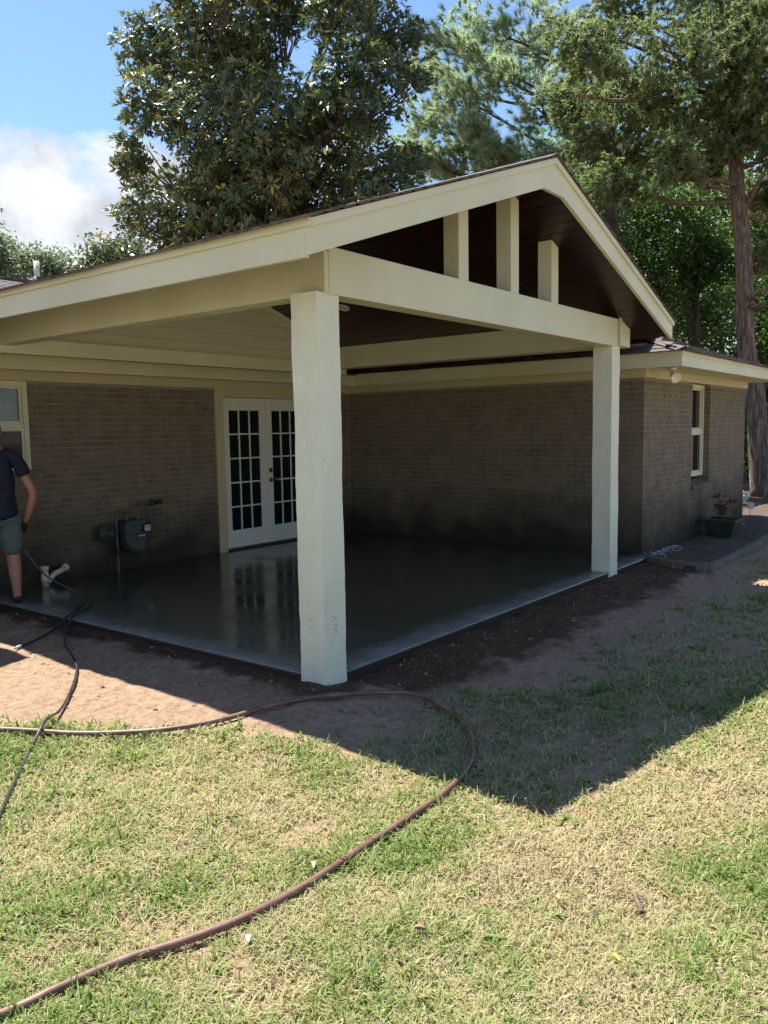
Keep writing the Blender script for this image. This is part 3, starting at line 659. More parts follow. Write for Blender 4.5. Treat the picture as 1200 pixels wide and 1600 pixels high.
def pipe(parent, pts, r=.016, mat=None, name='pipe', n=6): return MB().tube(catmull(pts, n), r, 10).build(name, mat or steel, parent, True)
pipe(gm, [(1.675, ym, -.03), (1.675, ym, .3), (1.675, ym, .62), (1.69, ym, .69), (1.74, ym, .71), (1.795, ym, .69), (1.81, ym, .60)])
pipe(gm, [(1.62, ym, .47), (1.65, ym, .47), (1.675, ym, .47)], .018)
pipe(gm, [(1.965, ym, .59), (1.965, ym, .68), (1.985, ym, .745), (2.06, ym, .77), (2.17, ym, .775), (2.22, ym, .775)])
pipe(gm, [(2.165, ym+.01, .775), (2.165, ym+.01, .6), (2.165, ym+.01, .42), (2.165, ym+.01, .36)], .014)
q = MB(); q.lathe([(.02, -.05), (.033, -.045), (.033, .01), (.022, .02), (.022, .08), (.03, .085), (.03, .12), (.012, .13)], (2.2, ym, .775), 12, (1, 0, .02)); q.build('valve', blackm, gm, True)
q = MB(); q.lathe([(.02, 0), (.034, .01), (.034, .05), (.02, .06)], (1.675, ym, .22), 12); q.box((1.668, ym-.07, .24), (1.682, ym-.03, .255)); q.build('shutoff_valve', blackm, gm, True)
for xx in (1.81, 1.965):
    q = MB(); q.lathe([(.027, 0), (.027, .04), (.02, .045)], (xx, ym, .595), 6); q.build('pipe_nut', steel, gm)

# pvc drain
dp = empty('drain_pipe', 'white plastic drain pipe with cleanout fitting low on the brick wall', 'drain pipe')
py_ = D-.2
pipe(dp, [(1.10, D+.02, .155), (1.06, D-.06, .15), (1.0, D-.13, .145), (.90, py_, .13), (.84, py_-.02, .12), (.79, py_-.03, .09), (.745, py_-.03, .04)], .030, pvc, 'elbow_pipe')
q = MB(); q.lathe([(.038, -.01), (.038, .05), (.043, .05), (.043, .1), (.036, .105), (.036, .17), (.044, .172), (.044, .21), (.034, .212)], (.715, py_-.03, .005), 16); q.build('cleanout', pvc, dp, True)
q = MB(); q.lathe([(.036, -.03), (.040, -.028), (.040, .03), (.036, .032)], (1.02, D-.115, .147), 14, (1, 1, .04)); q.build('coupling', pvc, dp, True)

# garden bed, edging, planter
bed = [(W+.02, YC-.01), (5.93, .03), (5.72, -.30), (5.62, -.60), (5.78, -.76), (6.9, -.76), (8.8, -.73), (11.5, -.6), (14.5, -.3), (14.5, .4), (XE+.2, .5), (XE, YC-.01)]
def inpoly(x, y, P):
    c = np.zeros(np.shape(x), bool); j = len(P)-1
    for i in range(len(P)):
        xi, yi = P[i]; xj, yj = P[j]
        c ^= ((yi > y) != (yj > y)) & (x < (xj-xi)*(y-yi)/(yj-yi+1e-12)+xi); j = i
    return c
gx, gy = np.meshgrid(np.linspace(5.5, 14.6, 183), np.linspace(-.85, .6, 59)); ins = inpoly(gx, gy, bed)
zz = np.where(ins, -.025+.02*np.clip((gx-6)/5, 0, 1)+(fbm(gx, gy, 4, 3)-.5)*.05, -.22)
ii = np.arange(gx.size).reshape(gx.shape); Fq = np.stack([ii[:-1, :-1].ravel(), ii[:-1, 1:].ravel(), ii[1:, 1:].ravel(), ii[1:, :-1].ravel()], 1)
tag(npmesh('garden_bed', np.stack([gx.ravel(), gy.ravel(), zz.ravel()], 1), Fq, soilm, smooth=True), kind='structure')
eg = empty('bed_edging', 'low curved stone edging round the garden bed by the brick wall', 'edging')
path = catmull([(5.93, .06, 0), (5.75, -.25, 0), (5.62, -.58, 0), (5.78, -.77, 0), (6.9, -.77, 0), (8.8, -.74, 0), (11.5, -.61, 0), (14.4, -.31, 0)], 24)
acc = 0; i0 = 0
for i in range(1, len(path)):
    acc += (path[i]-path[i-1]).length
    if acc > .46 or i == len(path)-1:
        a, b_ = path[i0], path[i]; d = (b_-a).normalized(); nn = Vector((-d.y, d.x, 0)); b_ = b_-d*.008
        w2 = .035; q = MB(); z0, z1 = -.2, .012+random.uniform(-.008, .008)
        q.add([a-nn*w2+Vector((0, 0, z0)), b_-nn*w2+Vector((0, 0, z0)), b_+nn*w2+Vector((0, 0, z0)), a+nn*w2+Vector((0, 0, z0)), a-nn*w2+Vector((0, 0, z1)), b_-nn*w2+Vector((0, 0, z1)), b_+nn*w2+Vector((0, 0, z1)), a+nn*w2+Vector((0, 0, z1))], [(0,3,2,1),(4,5,6,7),(0,1,5,4),(1,2,6,5),(2,3,7,6),(3,0,4,7)])
        q.build('edging_stone', stone, eg, bevel=.01); acc = 0; i0 = i
pl = empty('planter', 'dark green tapered square planter against the end wall', 'planter')
pcx, pcy, pz = 8.45, -.17, -.03
def frus(a, z0, b, z1): return [(pcx-a, pcy-a, z0), (pcx+a, pcy-a, z0), (pcx+a, pcy+a, z0), (pcx-a, pcy+a, z0), (pcx-b, pcy-b, z1), (pcx+b, pcy-b, z1), (pcx+b, pcy+b, z1), (pcx-b, pcy+b, z1)]
q = MB(); sides = [(0, 3, 2, 1), (0, 1, 5, 4), (1, 2, 6, 5), (2, 3, 7, 6), (3, 0, 4, 7)]
q.add(frus(.155, pz, .225, pz+.25), sides); q.add(frus(.14, pz+.02, .205, pz+.25), sides); q.build('pot', potm, pl)
q = MB(); q.add(frus(.238, pz+.225, .242, pz+.265)+[(v[0]*1, v[1], v[2]) for v in frus(.205, pz+.225, .205, pz+.265)], [(0, 1, 5, 4), (1, 2, 6, 5), (2, 3, 7, 6), (3, 0, 4, 7), (4, 5, 13, 12), (5, 6, 14, 13), (6, 7, 15, 14), (7, 4, 12, 15), (8, 9, 13, 12), (9, 10, 14, 13), (10, 11, 15, 14), (11, 8, 12, 15)]); q.build('rim', potm, pl)
q = MB(); q.add([(pcx-.2, pcy-.2, pz+.225), (pcx+.2, pcy-.2, pz+.225), (pcx+.2, pcy+.2, pz+.23), (pcx-.2, pcy+.2, pz+.23)], [(0, 1, 2, 3)]); q.build('potting_soil', soilm, pl)

def rotmats(n, zdir, spread, rng=RNG):
    """n frames whose third axis is near zdir (n,3)"""
    z = zdir+rng.normal(0, spread, (n, 3)); z /= np.linalg.norm(z, axis=1, keepdims=True)
    a = rng.normal(0, 1, (n, 3)); x = np.cross(a, z); x /= np.linalg.norm(x, axis=1, keepdims=True); y = np.cross(z, x)
    return x, y, z
def leafmesh(name, P, dirs, upish, length, width, mat, parent, tint, fold=.25, droop=.15):
    """one folded diamond-shaped leaf (6 verts, 4 quads-as-tris) per point; dirs = leaf axis"""
    n = len(P); dirs = dirs/np.linalg.norm(dirs, axis=1, keepdims=True)
    s = np.cross(dirs, upish); s /= np.linalg.norm(s, axis=1, keepdims=True)+1e-9; u = np.cross(s, dirs)
    Lh = length[:, None]; Wh = width[:, None]
    b0 = P; m = P+dirs*Lh*.5-u*Lh*.03; t = P+dirs*Lh-u*Lh*droop
    l = P+dirs*Lh*.48+s*Wh*.5+u*Wh*fold; r = P+dirs*Lh*.48-s*Wh*.5+u*Wh*fold
    Vv = np.stack([b0, l, t, r, m], 1).reshape(-1, 3); k = np.arange(n)[:, None]*5
    Ff = np.concatenate([k+np.array([[0, 4, 1]]), k+np.array([[4, 2, 1]]), k+np.array([[0, 3, 4]]), k+np.array([[4, 3, 2]])], 0)
    return npmesh(name, Vv, Ff, mat, parent, np.repeat(tint, 5))

# red-leaved plant in the planter
pt = empty('potted_plant', 'small red leaved plant growing in the green planter', 'plant')
q = MB(); tips = []
for k in range(9):
    a = random.uniform(0, 6.28); h = random.uniform(.12, .36); r_ = random.uniform(.03, .16)
    e_ = Vector((pcx-.05+math.cos(a)*r_, pcy+math.sin(a)*r_, pz+.23+h)); q.tube([(pcx-.05, pcy, pz+.22), ((pcx-.05+e_.x)/2, (pcy+e_.y)/2, pz+.23+h*.6), e_], [.006, .004, .002], 5); tips += [e_, Vector(((pcx-.05+e_.x)/2, (pcy+e_.y)/2, pz+.23+h*.6))]
q.build('stem', barkd, pt)
T = np.repeat(np.array([tuple(v) for v in tips]), 6, 0)+RNG.normal(0, .02, (len(tips)*6, 3)); dr = RNG.normal(0, 1, T.shape); dr[:, 2] = np.abs(dr[:, 2])*.4
leafmesh('foliage', T, dr, RNG.normal(0, .3, T.shape)+[0, 0, 1], RNG.uniform(.04, .09, len(T)), RNG.uniform(.02, .04, len(T)), redleaf, pt, RNG.random(len(T)))
# white metal daisies on stakes
def daisy(c, face, r, lab, ground_z):
    o = empty('garden_daisy', lab, 'garden ornament', group='white daisy ornaments'); c = Vector(c); f = Vector(face).normalized(); a = f.orthogonal().normalized(); b_ = f.cross(a)
    for k in range(11):
        t = 2*math.pi*k/11; d = a*math.cos(t)+b_*math.sin(t); s = f.cross(d); q = MB()
        q.add([c+d*.02*r/.1-s*.006, c+d*r*.55-s*.017*r/.1+f*.01, c+d*r*.9-s*.012*r/.1+f*.004, c+d*r, c+d*r*.9+s*.012*r/.1+f*.004, c+d*r*.55+s*.017*r/.1+f*.01, c+d*.02*r/.1+s*.006], [(0, 1, 5, 6), (1, 2, 4, 5), (2, 3, 4)])
        pe = q.build('petal', chipm, o); so = pe.modifiers.new('thick', 'SOLIDIFY'); so.thickness = .003
    q = MB(); q.lathe([(.001, .018), (.016, .014), (.02, 0), (.016, -.01)], c, 12, f); q.build('centre', pvc, o, True)
    q = MB(); q.tube([c-f*.01, (c.x, c.y+.01, c.z-.1), (c.x, c.y+.01, ground_z-.05)], .004, 6); q.build('stake', steel, o)
daisy((11.3, .25, .33), (-.8, -.6, .25), .105, 'taller white daisy ornament past the end of the brick wall', -.03)
daisy((10.75, .0, .22), (-.7, -.6, .3), .075, 'lower white daisy ornament against the brick wall corner', -.03)
# white paint chips / pale gravel along the end wall's foot
n = 420; cx_ = RNG.uniform(6.15, 10.6, n); cy_ = YC-.02-np.abs(RNG.normal(0, .09, n)); keep = (vnoise(cx_, cy_, 1.7) > .42); cx_, cy_ = cx_[keep], cy_[keep]; n = len(cx_)
cz_ = -.02+.02*np.clip((cx_-6)/5, 0, 1)+(fbm(cx_, cy_, 4, 3)-.5)*.05+.004; sz_ = RNG.uniform(.008, .03, n); Vv = []
for k in range(n):
    a = RNG.uniform(0, 6.28); c_, s_ = math.cos(a), math.sin(a)
    for (u, v, h) in ((-1, -.6, 0), (1, -.7, .1), (.8, .7, .3), (-.9, .6, .15), (0, 0, .7)): Vv.append((cx_[k]+(c_*u-s_*v)*sz_[k], cy_[k]+(s_*u+c_*v)*sz_[k], cz_[k]+h*sz_[k]*.5))
k = np.arange(n)[:, None]*5; tag(npmesh('paint_chips', Vv, np.concatenate([k+np.array([[0, 1, 4]]), k+np.array([[1, 2, 4]]), k+np.array([[2, 3, 4]]), k+np.array([[3, 0, 4]])]), chipm), 'white paint chips scattered along the foot of the end wall', 'debris', kind='stuff')

# ------------------------------------------------------------------ hoses
def hose(name, pts, r, mat, label, n=14, ring=0):
    P = catmull(pts, n); q = MB(); q.tube(P, r, 12); o = q.build(name, mat, None, True); tag(o, label, 'hose'); return o
hp_ = [(-2.3, 2.0), (-1.95, 1.55), (-1.59, 1.09), (-1.33, .66), (-1.067, .302), (-.78, .12), (-.444, .01), (-.18, -.15), (.066, -.379), (.20, -.58), (.162, -.797), (.04, -1.02), (-.147, -1.191), (-.42, -1.36), (-.736, -1.433), (-1.08, -1.45), (-1.421, -1.456), (-1.75, -1.45), (-2.009, -1.427), (-2.2, -1.36), (-2.366, -1.279), (-2.57, -1.23), (-2.737, -1.189), (-3.2, -1.05), (-3.9, -.7)]
hose('garden_hose', [(x, y, GZ(x, y)+.030) for x, y in hp_], .0148, brownh, 'brown rubber garden hose looping across the dry lawn')
bp = [(.16, 4.12, .62), (.21, 4.02, .44), (.33, 3.95, .24), (.47, 3.85, .12), (.56, 3.68, .04), (.5, 3.45, .016), (.34, 3.27, .014), (.14, 3.12, .014), (.0, 2.98, .012)]
bp2 = [(-.16, 2.78), (-.42, 2.38), (-.53, 2.1), (-.70, 1.75), (-.95, 1.4), (-1.21, 1.1), (-1.40, .92), (-1.58, .75), (-1.82, .45), (-2.1, .08), (-2.5, -.5)]
hose('pressure_hose', bp+[(x, y, GZ(x, y)+.026+(.045 if abs(x+1.4) < .1 else 0)) for x, y in bp2], .0088, blackh, 'thin black pressure hose trailing from the man down onto the lawn')
b3 = [(.43, 3.5, .013), (.2, 3.25, .013), (-.005, 3.06, .012), (-.14, 2.95, GZ(-.14, 2.95)+.02), (-.34, 2.82, GZ(-.34, 2.82)+.012), (-.52, 2.72, GZ(-.52, 2.72)+.012), (-.64, 2.66, GZ(-.64, 2.66)+.016)]
h3 = hose('hose_end', b3, .009, blackh, 'short black hose end with bright metal tip lying on the dirt')
q = MB(); e_ = Vector(b3[-1]); d = (e_-Vector(b3[-2])).normalized(); q.lathe([(.009, -.02), (.013, -.015), (.013, .03), (.008, .032), (.008, .06)], e_, 12, d); q.build('metal_tip', chipm, h3, True)

# ------------------------------------------------------------------ man at the left edge
man = empty('person', 'person in navy t-shirt and grey shorts holding the pressure hose, seen from behind', 'person')
P0 = Vector((-.02, 4.14, 0)); Fd = Vector((.40, .92, 0)).normalized(); Sd = Vector((Fd.y, -Fd.x, 0)); Ud = Vector((0, 0, 1))
def B(s, f, u): return P0+Sd*s+Fd*f+Ud*u
def skinmesh(name, verts, edges, mat, sub=2, root=0):
    me = bpy.data.meshes.new(name); me.from_pydata([tuple(B(*v[:3])) for v in verts], edges, []); me.materials.append(mat)
    o = bpy.data.objects.new(name, me); C.objects.link(o); o.parent = man
    md = o.modifiers.new('skin', 'SKIN'); md.use_smooth_shade = True
    bm = bmesh.new(); bm.from_mesh(me); lay_ = bm.verts.layers.skin.verify()
    bm.verts.ensure_lookup_table()
    for i, v in enumerate(verts):
        r = v[3]; bm.verts[i][lay_].radius = r if hasattr(r, '__len__') else (r, r)
        bm.verts[i][lay_].use_root = (i == root)
    bm.to_mesh(me); bm.free()
    s = o.modifiers.new('sub', 'SUBSURF'); s.levels = sub; s.render_levels = sub
    if name in ('t_shirt', 'shorts'):
        s.levels = s.render_levels = 3; tx = bpy.data.textures.new('folds', 'CLOUDS'); tx.noise_scale = .085; tx.noise_depth = 2
        dm = o.modifiers.new('folds', 'DISPLACE'); dm.texture = tx; dm.strength = .035; dm.mid_level = .5; dm.texture_coords = 'GLOBAL'
    return o
bv = [(0, 0, .96, (.15, .11)), (0, .01, 1.15, (.13, .10)), (0, .0, 1.33, (.15, .105)), (0, 0, 1.45, (.09, .07)), (0, .01, 1.52, .055), (-.01, .03, 1.60, (.075, .085)), (-.01, .03, 1.69, (.078, .09)), (-.01, .02, 1.755, (.05, .06)),
      # right arm (image right): shoulder, elbow, wrist
      (.17, -.01, 1.41, .058), (.24, -.03, 1.26, .05), (.325, -.06, 1.06, .041), (.29, .0, .90, .038), (.24, .06, .76, .028),
      # left arm
      (-.17, 0, 1.41, .058), (-.25, .03, 1.22, .048), (-.28, .1, 1.08, .04), (-.22, .28, 1.02, .036), (-.14, .38, 1.0, .027),
      # right leg
      (.095, 0, .88, .092), (.11, .03, .66, .088), (.12, .05, .47, .068), (.125, .0, .33, .068), (.13, -.02, .12, .042), (.13, -.02, .045, .04), (.135, .08, .03, .038), (.14, .16, .02, .03),
      # left leg
      (-.095, 0, .88, .092), (-.11, .08, .66, .078), (-.12, .13, .47, .058), (-.12, .1, .33, .056), (-.12, .06, .12, .036), (-.12, .06, .045, .04), (-.13, .16, .03, .038), (-.14, .24, .02, .03),
      # nose, ears
      (-.07, .09, 1.645, .02), (.075, .02, 1.64, .018), (-.085, -.01, 1.64, .018)]
be = [(0, 1), (1, 2), (2, 3), (3, 4), (4, 5), (5, 6), (6, 7), (3, 8), (8, 9), (9, 10), (10, 11), (11, 12), (3, 13), (13, 14), (14, 15), (15, 16), (16, 17), (0, 18), (18, 19), (19, 20), (20, 21), (21, 22), (22, 23), (23, 24), (24, 25), (0, 26), (26, 27), (27, 28), (28, 29), (29, 30), (30, 31), (31, 32), (32, 33), (5, 34), (5, 35), (5, 36)]
skinmesh('body', bv, be, skin)
skinmesh('t_shirt', [(0, 0, .92, (.205, .17)), (0, .01, 1.12, (.18, .15)), (0, 0, 1.33, (.175, .125)), (0, 0, 1.445, (.10, .085)), (.175, -.01, 1.405, .076), (.235, -.03, 1.29, .072), (.262, -.04, 1.215, .07), (-.175, 0, 1.405, .076), (-.24, .02, 1.27, .072), (-.262, .03, 1.20, .07), (0, 0, .80, (.205, .17))], [(10, 0), (0, 1), (1, 2), (2, 3), (3, 4), (4, 5), (5, 6), (3, 7), (7, 8), (8, 9)], navy, root=1)
skinmesh('shorts', [(0, 0, .93, (.165, .13)), (.098, 0, .80, .118), (.112, .025, .62, .112), (.118, .035, .46, .108), (-.098, .01, .80, .118), (-.112, .06, .62, .112), (-.12, .10, .46, .108)], [(0, 1), (1, 2), (2, 3), (0, 4), (4, 5), (5, 6)], shortm)
for sgn, (ws, wf, wu) in ((1, (.24, .06, .76)), (-1, (-.14, .38, 1.0))):
    gv = [(ws, wf, wu+.03, .034), (ws-sgn*.01, wf+.025, wu-.045, (.042, .026)), (ws-sgn*.015, wf+.045, wu-.09, (.042, .024))]; ge = [(0, 1), (1, 2)]
    for k in range(4):
        o_ = (k-1.5)*.02; i = len(gv); ln = (.055, .065, .06, .045)[k]
        gv += [(ws-sgn*.02, wf+.05+o_, wu-.10, .0095), (ws-sgn*.035, wf+.06+o_, wu-.10-ln*.7, .009), (ws-sgn*.065, wf+.06+o_, wu-.10-ln, .008)]; ge += [(2, i), (i, i+1), (i+1, i+2)]
    i = len(gv); gv += [(ws-sgn*.03, wf+.06, wu-.05, .012), (ws-sgn*.055, wf+.085, wu-.085, .010)]; ge += [(1, i), (i, i+1)]
    skinmesh('glove', gv, ge, glovem)
for lx, lf in ((.13, -.02), (-.12, .06)):
    skinmesh('shoe', [(lx, lf-.02, .07, .05), (lx, lf-.03, .035, .048), (lx+.005, lf+.06, .035, .05), (lx+.008, lf+.14, .03, .045), (lx+.01, lf+.2, .022, .034)], [(0, 1), (1, 2), (2, 3), (3, 4)], glovem)
hm_ = MB(); hc_ = B(-.01, .012, 1.675); hv = []; n1_, n2_ = 14, 8
for j in range(n2_+1):
    th2 = j/n2_*1.75
    for k in range(n1_):
        t = 2*math.pi*k/n1_; d = Sd*math.cos(t)*math.sin(th2)*.092+Fd*math.sin(t)*math.sin(th2)*.108+Ud*math.cos(th2)*.108
        if math.sin(t) > .2 and th2 > 1.0: d *= .9
        hv.append(hc_+d*(1+noise.noise(d*40)*.03))
hf = [(j*n1_+k, j*n1_+(k+1) % n1_, (j+1)*n1_+(k+1) % n1_, (j+1)*n1_+k) for j in range(n2_) for k in range(n1_)]
hm_.add(hv, hf).build('hair', hairm, man, True)

# ------------------------------------------------------------------ grass, clods, litter
def grass(n, reach, lo, hi):
    """blades scattered in front of and around the viewer, thinning with distance"""
    th = RNG.uniform(YAW-R(52), YAW+R(50), n*3); rr = np.sqrt(RNG.uniform(lo**2, hi**2, n*3)) if reach == 'area' else lo*(hi/lo)**RNG.random(n*3)
    x = CAM.x+np.cos(th)*rr; y = CAM.y+np.sin(th)*rr
    g = grassy(x, y); k = RNG.random(n*3) < g*g; return x[k][:n], y[k][:n], g[k][:n]
ccx, ccy, _ = grass(84000, 'log', 1.25, 15.0); nb = 6; n = len(ccx)*nb     # tufts of six blades
ctint = np.repeat(RNG.normal(0, .13, len(ccx)), nb); cdir = np.repeat(RNG.uniform(0, 2*np.pi, len(ccx)), nb); cr = np.repeat(np.hypot(ccx-CAM.x, ccy-CAM.y), nb); csz = np.repeat(np.exp(RNG.normal(0, .28, len(ccx))), nb)
gx_ = np.repeat(ccx, nb)+RNG.normal(0, .016, n)*np.clip(cr/3, .8, 2); gy_ = np.repeat(ccy, nb)+RNG.normal(0, .016, n)*np.clip(cr/3, .8, 2); ok_ = ~((gx_ > -.01) & (gy_ > -.01))
gx_, gy_, ctint, cdir, csz = gx_[ok_], gy_[ok_], ctint[ok_], cdir[ok_], csz[ok_]; n = len(gx_); gzv = gz(gx_, gy_)
rr = np.hypot(gx_-CAM.x, gy_-CAM.y)
green = .5*fbm(gx_+20, gy_+31, .8, 3)+.5*fbm(gx_+3, gy_+60, 3.4, 3)
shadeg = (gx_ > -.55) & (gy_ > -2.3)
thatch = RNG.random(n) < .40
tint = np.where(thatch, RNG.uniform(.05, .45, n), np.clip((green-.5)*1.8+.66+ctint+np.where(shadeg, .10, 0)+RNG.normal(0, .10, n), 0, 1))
ln = np.where(thatch, RNG.uniform(.03, .08, n), RNG.uniform(.024, .062, n)*csz*(1+.4*np.clip((green-.5)*4, -.3, .9)))*np.where(rr > 5, 1.1, 1); wd = RNG.uniform(.0034, .0095, n)*np.clip(rr/3.2, .8, 2.3)*np.where(thatch, .7, 1)
ang_ = np.where(thatch, RNG.uniform(0, 2*np.pi, n), cdir+RNG.normal(0, 1.1, n)); lean = np.where(thatch, RNG.uniform(1.1, 1.5, n), np.clip(RNG.normal(1.08, .3, n), .1, 1.45))
dx_, dy_ = np.cos(ang_), np.sin(ang_); px_, py2 = -dy_, dx_
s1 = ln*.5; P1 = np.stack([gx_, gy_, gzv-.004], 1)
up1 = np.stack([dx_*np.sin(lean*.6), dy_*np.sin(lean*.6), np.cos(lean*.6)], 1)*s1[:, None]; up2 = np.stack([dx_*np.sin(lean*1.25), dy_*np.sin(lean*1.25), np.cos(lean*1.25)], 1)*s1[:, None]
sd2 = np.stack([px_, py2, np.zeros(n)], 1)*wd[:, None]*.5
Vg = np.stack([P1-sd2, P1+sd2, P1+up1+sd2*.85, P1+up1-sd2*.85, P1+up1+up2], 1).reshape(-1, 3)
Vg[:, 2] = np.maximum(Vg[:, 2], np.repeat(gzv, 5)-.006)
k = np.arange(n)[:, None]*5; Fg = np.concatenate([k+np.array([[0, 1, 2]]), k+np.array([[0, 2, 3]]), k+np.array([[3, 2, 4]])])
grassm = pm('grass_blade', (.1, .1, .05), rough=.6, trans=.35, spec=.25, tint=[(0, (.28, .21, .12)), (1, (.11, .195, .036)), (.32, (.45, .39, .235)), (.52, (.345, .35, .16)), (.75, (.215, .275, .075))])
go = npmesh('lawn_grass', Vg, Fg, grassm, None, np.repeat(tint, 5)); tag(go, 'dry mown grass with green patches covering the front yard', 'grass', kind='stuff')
clodm = pm('soil_crumb', (.12, .078, .05), (.30, .205, .14), 9, .95, .004, 60)
# broad-leaved weeds among the grass
wx, wy, _ = grass(260, 'log', 1.6, 9.0); wt = np.repeat(np.stack([wx, wy, gz(wx, wy)+.012], 1), 9, 0); nw = len(wt); wa = RNG.uniform(0, 6.283, nw)
wdir = np.stack([np.cos(wa), np.sin(wa), RNG.uniform(.05, .6, nw)], 1)
tag(leafmesh('lawn_weeds', wt+RNG.normal(0, .006, (nw, 3))*[1, 1, .2], wdir, np.tile([[0, 0, 1.]], (nw, 1)), RNG.uniform(.02, .055, nw), RNG.uniform(.008, .02, nw), grassm, None, np.clip(RNG.normal(.85, .12, nw), .55, 1), .2, .3), 'small broad leaved weeds dotted through the lawn', 'weeds', kind='stuff')
# clods and crumbs of soil round the slab
n = 9000; cx_ = RNG.uniform(-2.2, 6.0, n); cy_ = RNG.uniform(-2.6, 4.0, n); dsl = slabdist(cx_, cy_); keep = ((cx_ < -.02) | (cy_ < -.02)) & (RNG.random(n) < np.clip(1.15-dsl/1.1, .06, 1)*np.clip(1.1-grassy(cx_, cy_), .05, 1)) & ~((cx_ > 5.5) & (cy_ > -.8)); cx_, cy_ = cx_[keep], cy_[keep]; n = len(cx_)
sz_ = RNG.uniform(.004, .012, n)*np.where(RNG.random(n) < .10, 2.2, 1); cz_ = gz(cx_, cy_)
oct_ = np.array([(1, 0, 0), (-1, 0, 0), (0, 1, 0), (0, -1, 0), (0, 0, .8), (0, 0, -.6)], float)
Vc = np.stack([cx_, cy_, cz_], 1)[:, None, :]+oct_[None]*sz_[:, None, None]*RNG.uniform(.6, 1.3, (n, 6, 1)); k = np.arange(n)[:, None]*6
Fc = np.concatenate([k+np.array([f]) for f in ((0, 2, 4), (2, 1, 4), (1, 3, 4), (3, 0, 4), (2, 0, 5), (1, 2, 5), (3, 1, 5), (0, 3, 5))])
tag(npmesh('soil_clods', Vc.reshape(-1, 3), Fc, clodm), 'loose crumbs and clods of soil strewn along the slab edge', 'soil', kind='stuff')
# fallen leaves and bits on the lawn
def litter(px, py, label, mat, ln_, wd_, name='fallen_leaf', cat='leaf'):
    d = (fwd+rgt*((px-600)/FPX)-upv*((py-800)/FPX)); t = (-.07-CAM.z)/d.z; p = CAM+d*t; p.z = GZ(p.x, p.y)+.035
    a = random.uniform(0, 6.28); u = Vector((math.cos(a), math.sin(a), .1)); v = Vector((-math.sin(a), math.cos(a), .15)); q = MB(); vs = []
    for i in range(7):
        s = i/6; ww = wd_*math.sin(math.pi*min(s*.9+.06, 1))*.5
        vs += [p+u*ln_*(s-.5)+v*ww+Vector((0, 0, .012*math.sin(s*3))), p+u*ln_*(s-.5)-Vector((0, 0, .004)), p+u*ln_*(s-.5)-v*ww+Vector((0, 0, .010*math.sin(s*3)))]
    fs = []
    for i in range(6): fs += [(i*3, i*3+3, i*3+4, i*3+1), (i*3+1, i*3+4, i*3+5, i*3+2)]
    o = q.add(vs, fs).build(name, mat, None, True); md = o.modifiers.new('thick', 'SOLIDIFY'); md.thickness = .0015; tag(o, label, cat); return o
yel = pm('yellow_leaf', (.62, .50, .10), (.70, .60, .2), 20, .5, trans=.3); paleleaf = pm('pale_dead_leaf', (.58, .50, .30), (.46, .38, .24), 20, .6); brl = pm('brown_leaf', (.20, .11, .07), (.28, .17, .11), 20, .6); wlf = pm('silvery_leaf', (.4, .4, .36), (.5, .5, .46), 20, .5)
litter(962, 1496, 'bright yellow fallen leaf low in the right of the lawn', yel, .035, .022)
litter(871, 1400, 'mustard yellow leaf standing in the grass right of the hose', yel, .03, .014)
litter(490, 1352, 'pale straw coloured leaf just above the brown hose', paleleaf, .045, .016)
litter(388, 1474, 'silvery white curled leaf just below the brown hose', wlf, .05, .02)
litter(657, 1457, 'small pinkish brown leaf in the dry grass', brl, .04, .03)
litter(925, 1356, 'silver grey leaf in the grass above the stick', wlf, .03, .01)
d = (fwd+rgt*((998-600)/FPX)-upv*((1402-800)/FPX)); t = (-.07-CAM.z)/d.z; p = CAM+d*t
q = MB(); q.tube([(p.x-.05, p.y-.03, GZ(p.x, p.y)+.03), (p.x, p.y+.005, GZ(p.x, p.y)+.036), (p.x+.05, p.y+.03, GZ(p.x, p.y)+.03)], [.009, .011, .008], 6); tag(q.build('bark_stick', bark), 'short brown stick lying in the lawn', 'stick')

# ------------------------------------------------------------------ trees
def limb(mb, a, b, ra, rb, n=6, wob=.06, sides=7, sag=0):
    a, b = Vector(a), Vector(b); pts = []; rad = []; Ln = (b-a).length; sd = random.random()*50
    for i in range(n+1):
        t = i/n; p = a.lerp(b, t)+Vector((noise.noise(Vector((sd, t*2.2, 0))), noise.noise(Vector((sd, 0, t*2.2))), noise.noise(Vector((0, sd, t*2.2)))))*Ln*wob*math.sin(math.pi*min(t+.15, 1)); p.z += sag*math.sin(math.pi*t)*Ln
        pts.append(p); rad.append(ra+(rb-ra)*t**.8)
    mb.tube(pts, rad, sides); return pts
def lobes_world(lobes, depth, jit):
    o = []
    for (px, py, r) in lobes:
        d = depth+random.uniform(-jit, jit); o.append((at(px, py, d), r/FPX*d))
    return o
def in_lobes(LW, n, shell=.5, flat=1.0):
    vol = np.array([r**2 for _, r in LW]); pick = RNG.choice(len(LW), n, p=vol/vol.sum())
    v = RNG.normal(0, 1, (n, 3)); v /= np.linalg.norm(v, axis=1, keepdims=True)
    rad = (shell+(1-shell)*RNG.random(n)**.7)*(1+RNG.normal(0, .10, n))
    c = np.array([tuple(c) for c, _ in LW])[pick]; r = np.array([r for _, r in LW])[pick]
    return c+v*(rad*r)[:, None]*np.array([1, 1, flat]), v, pick

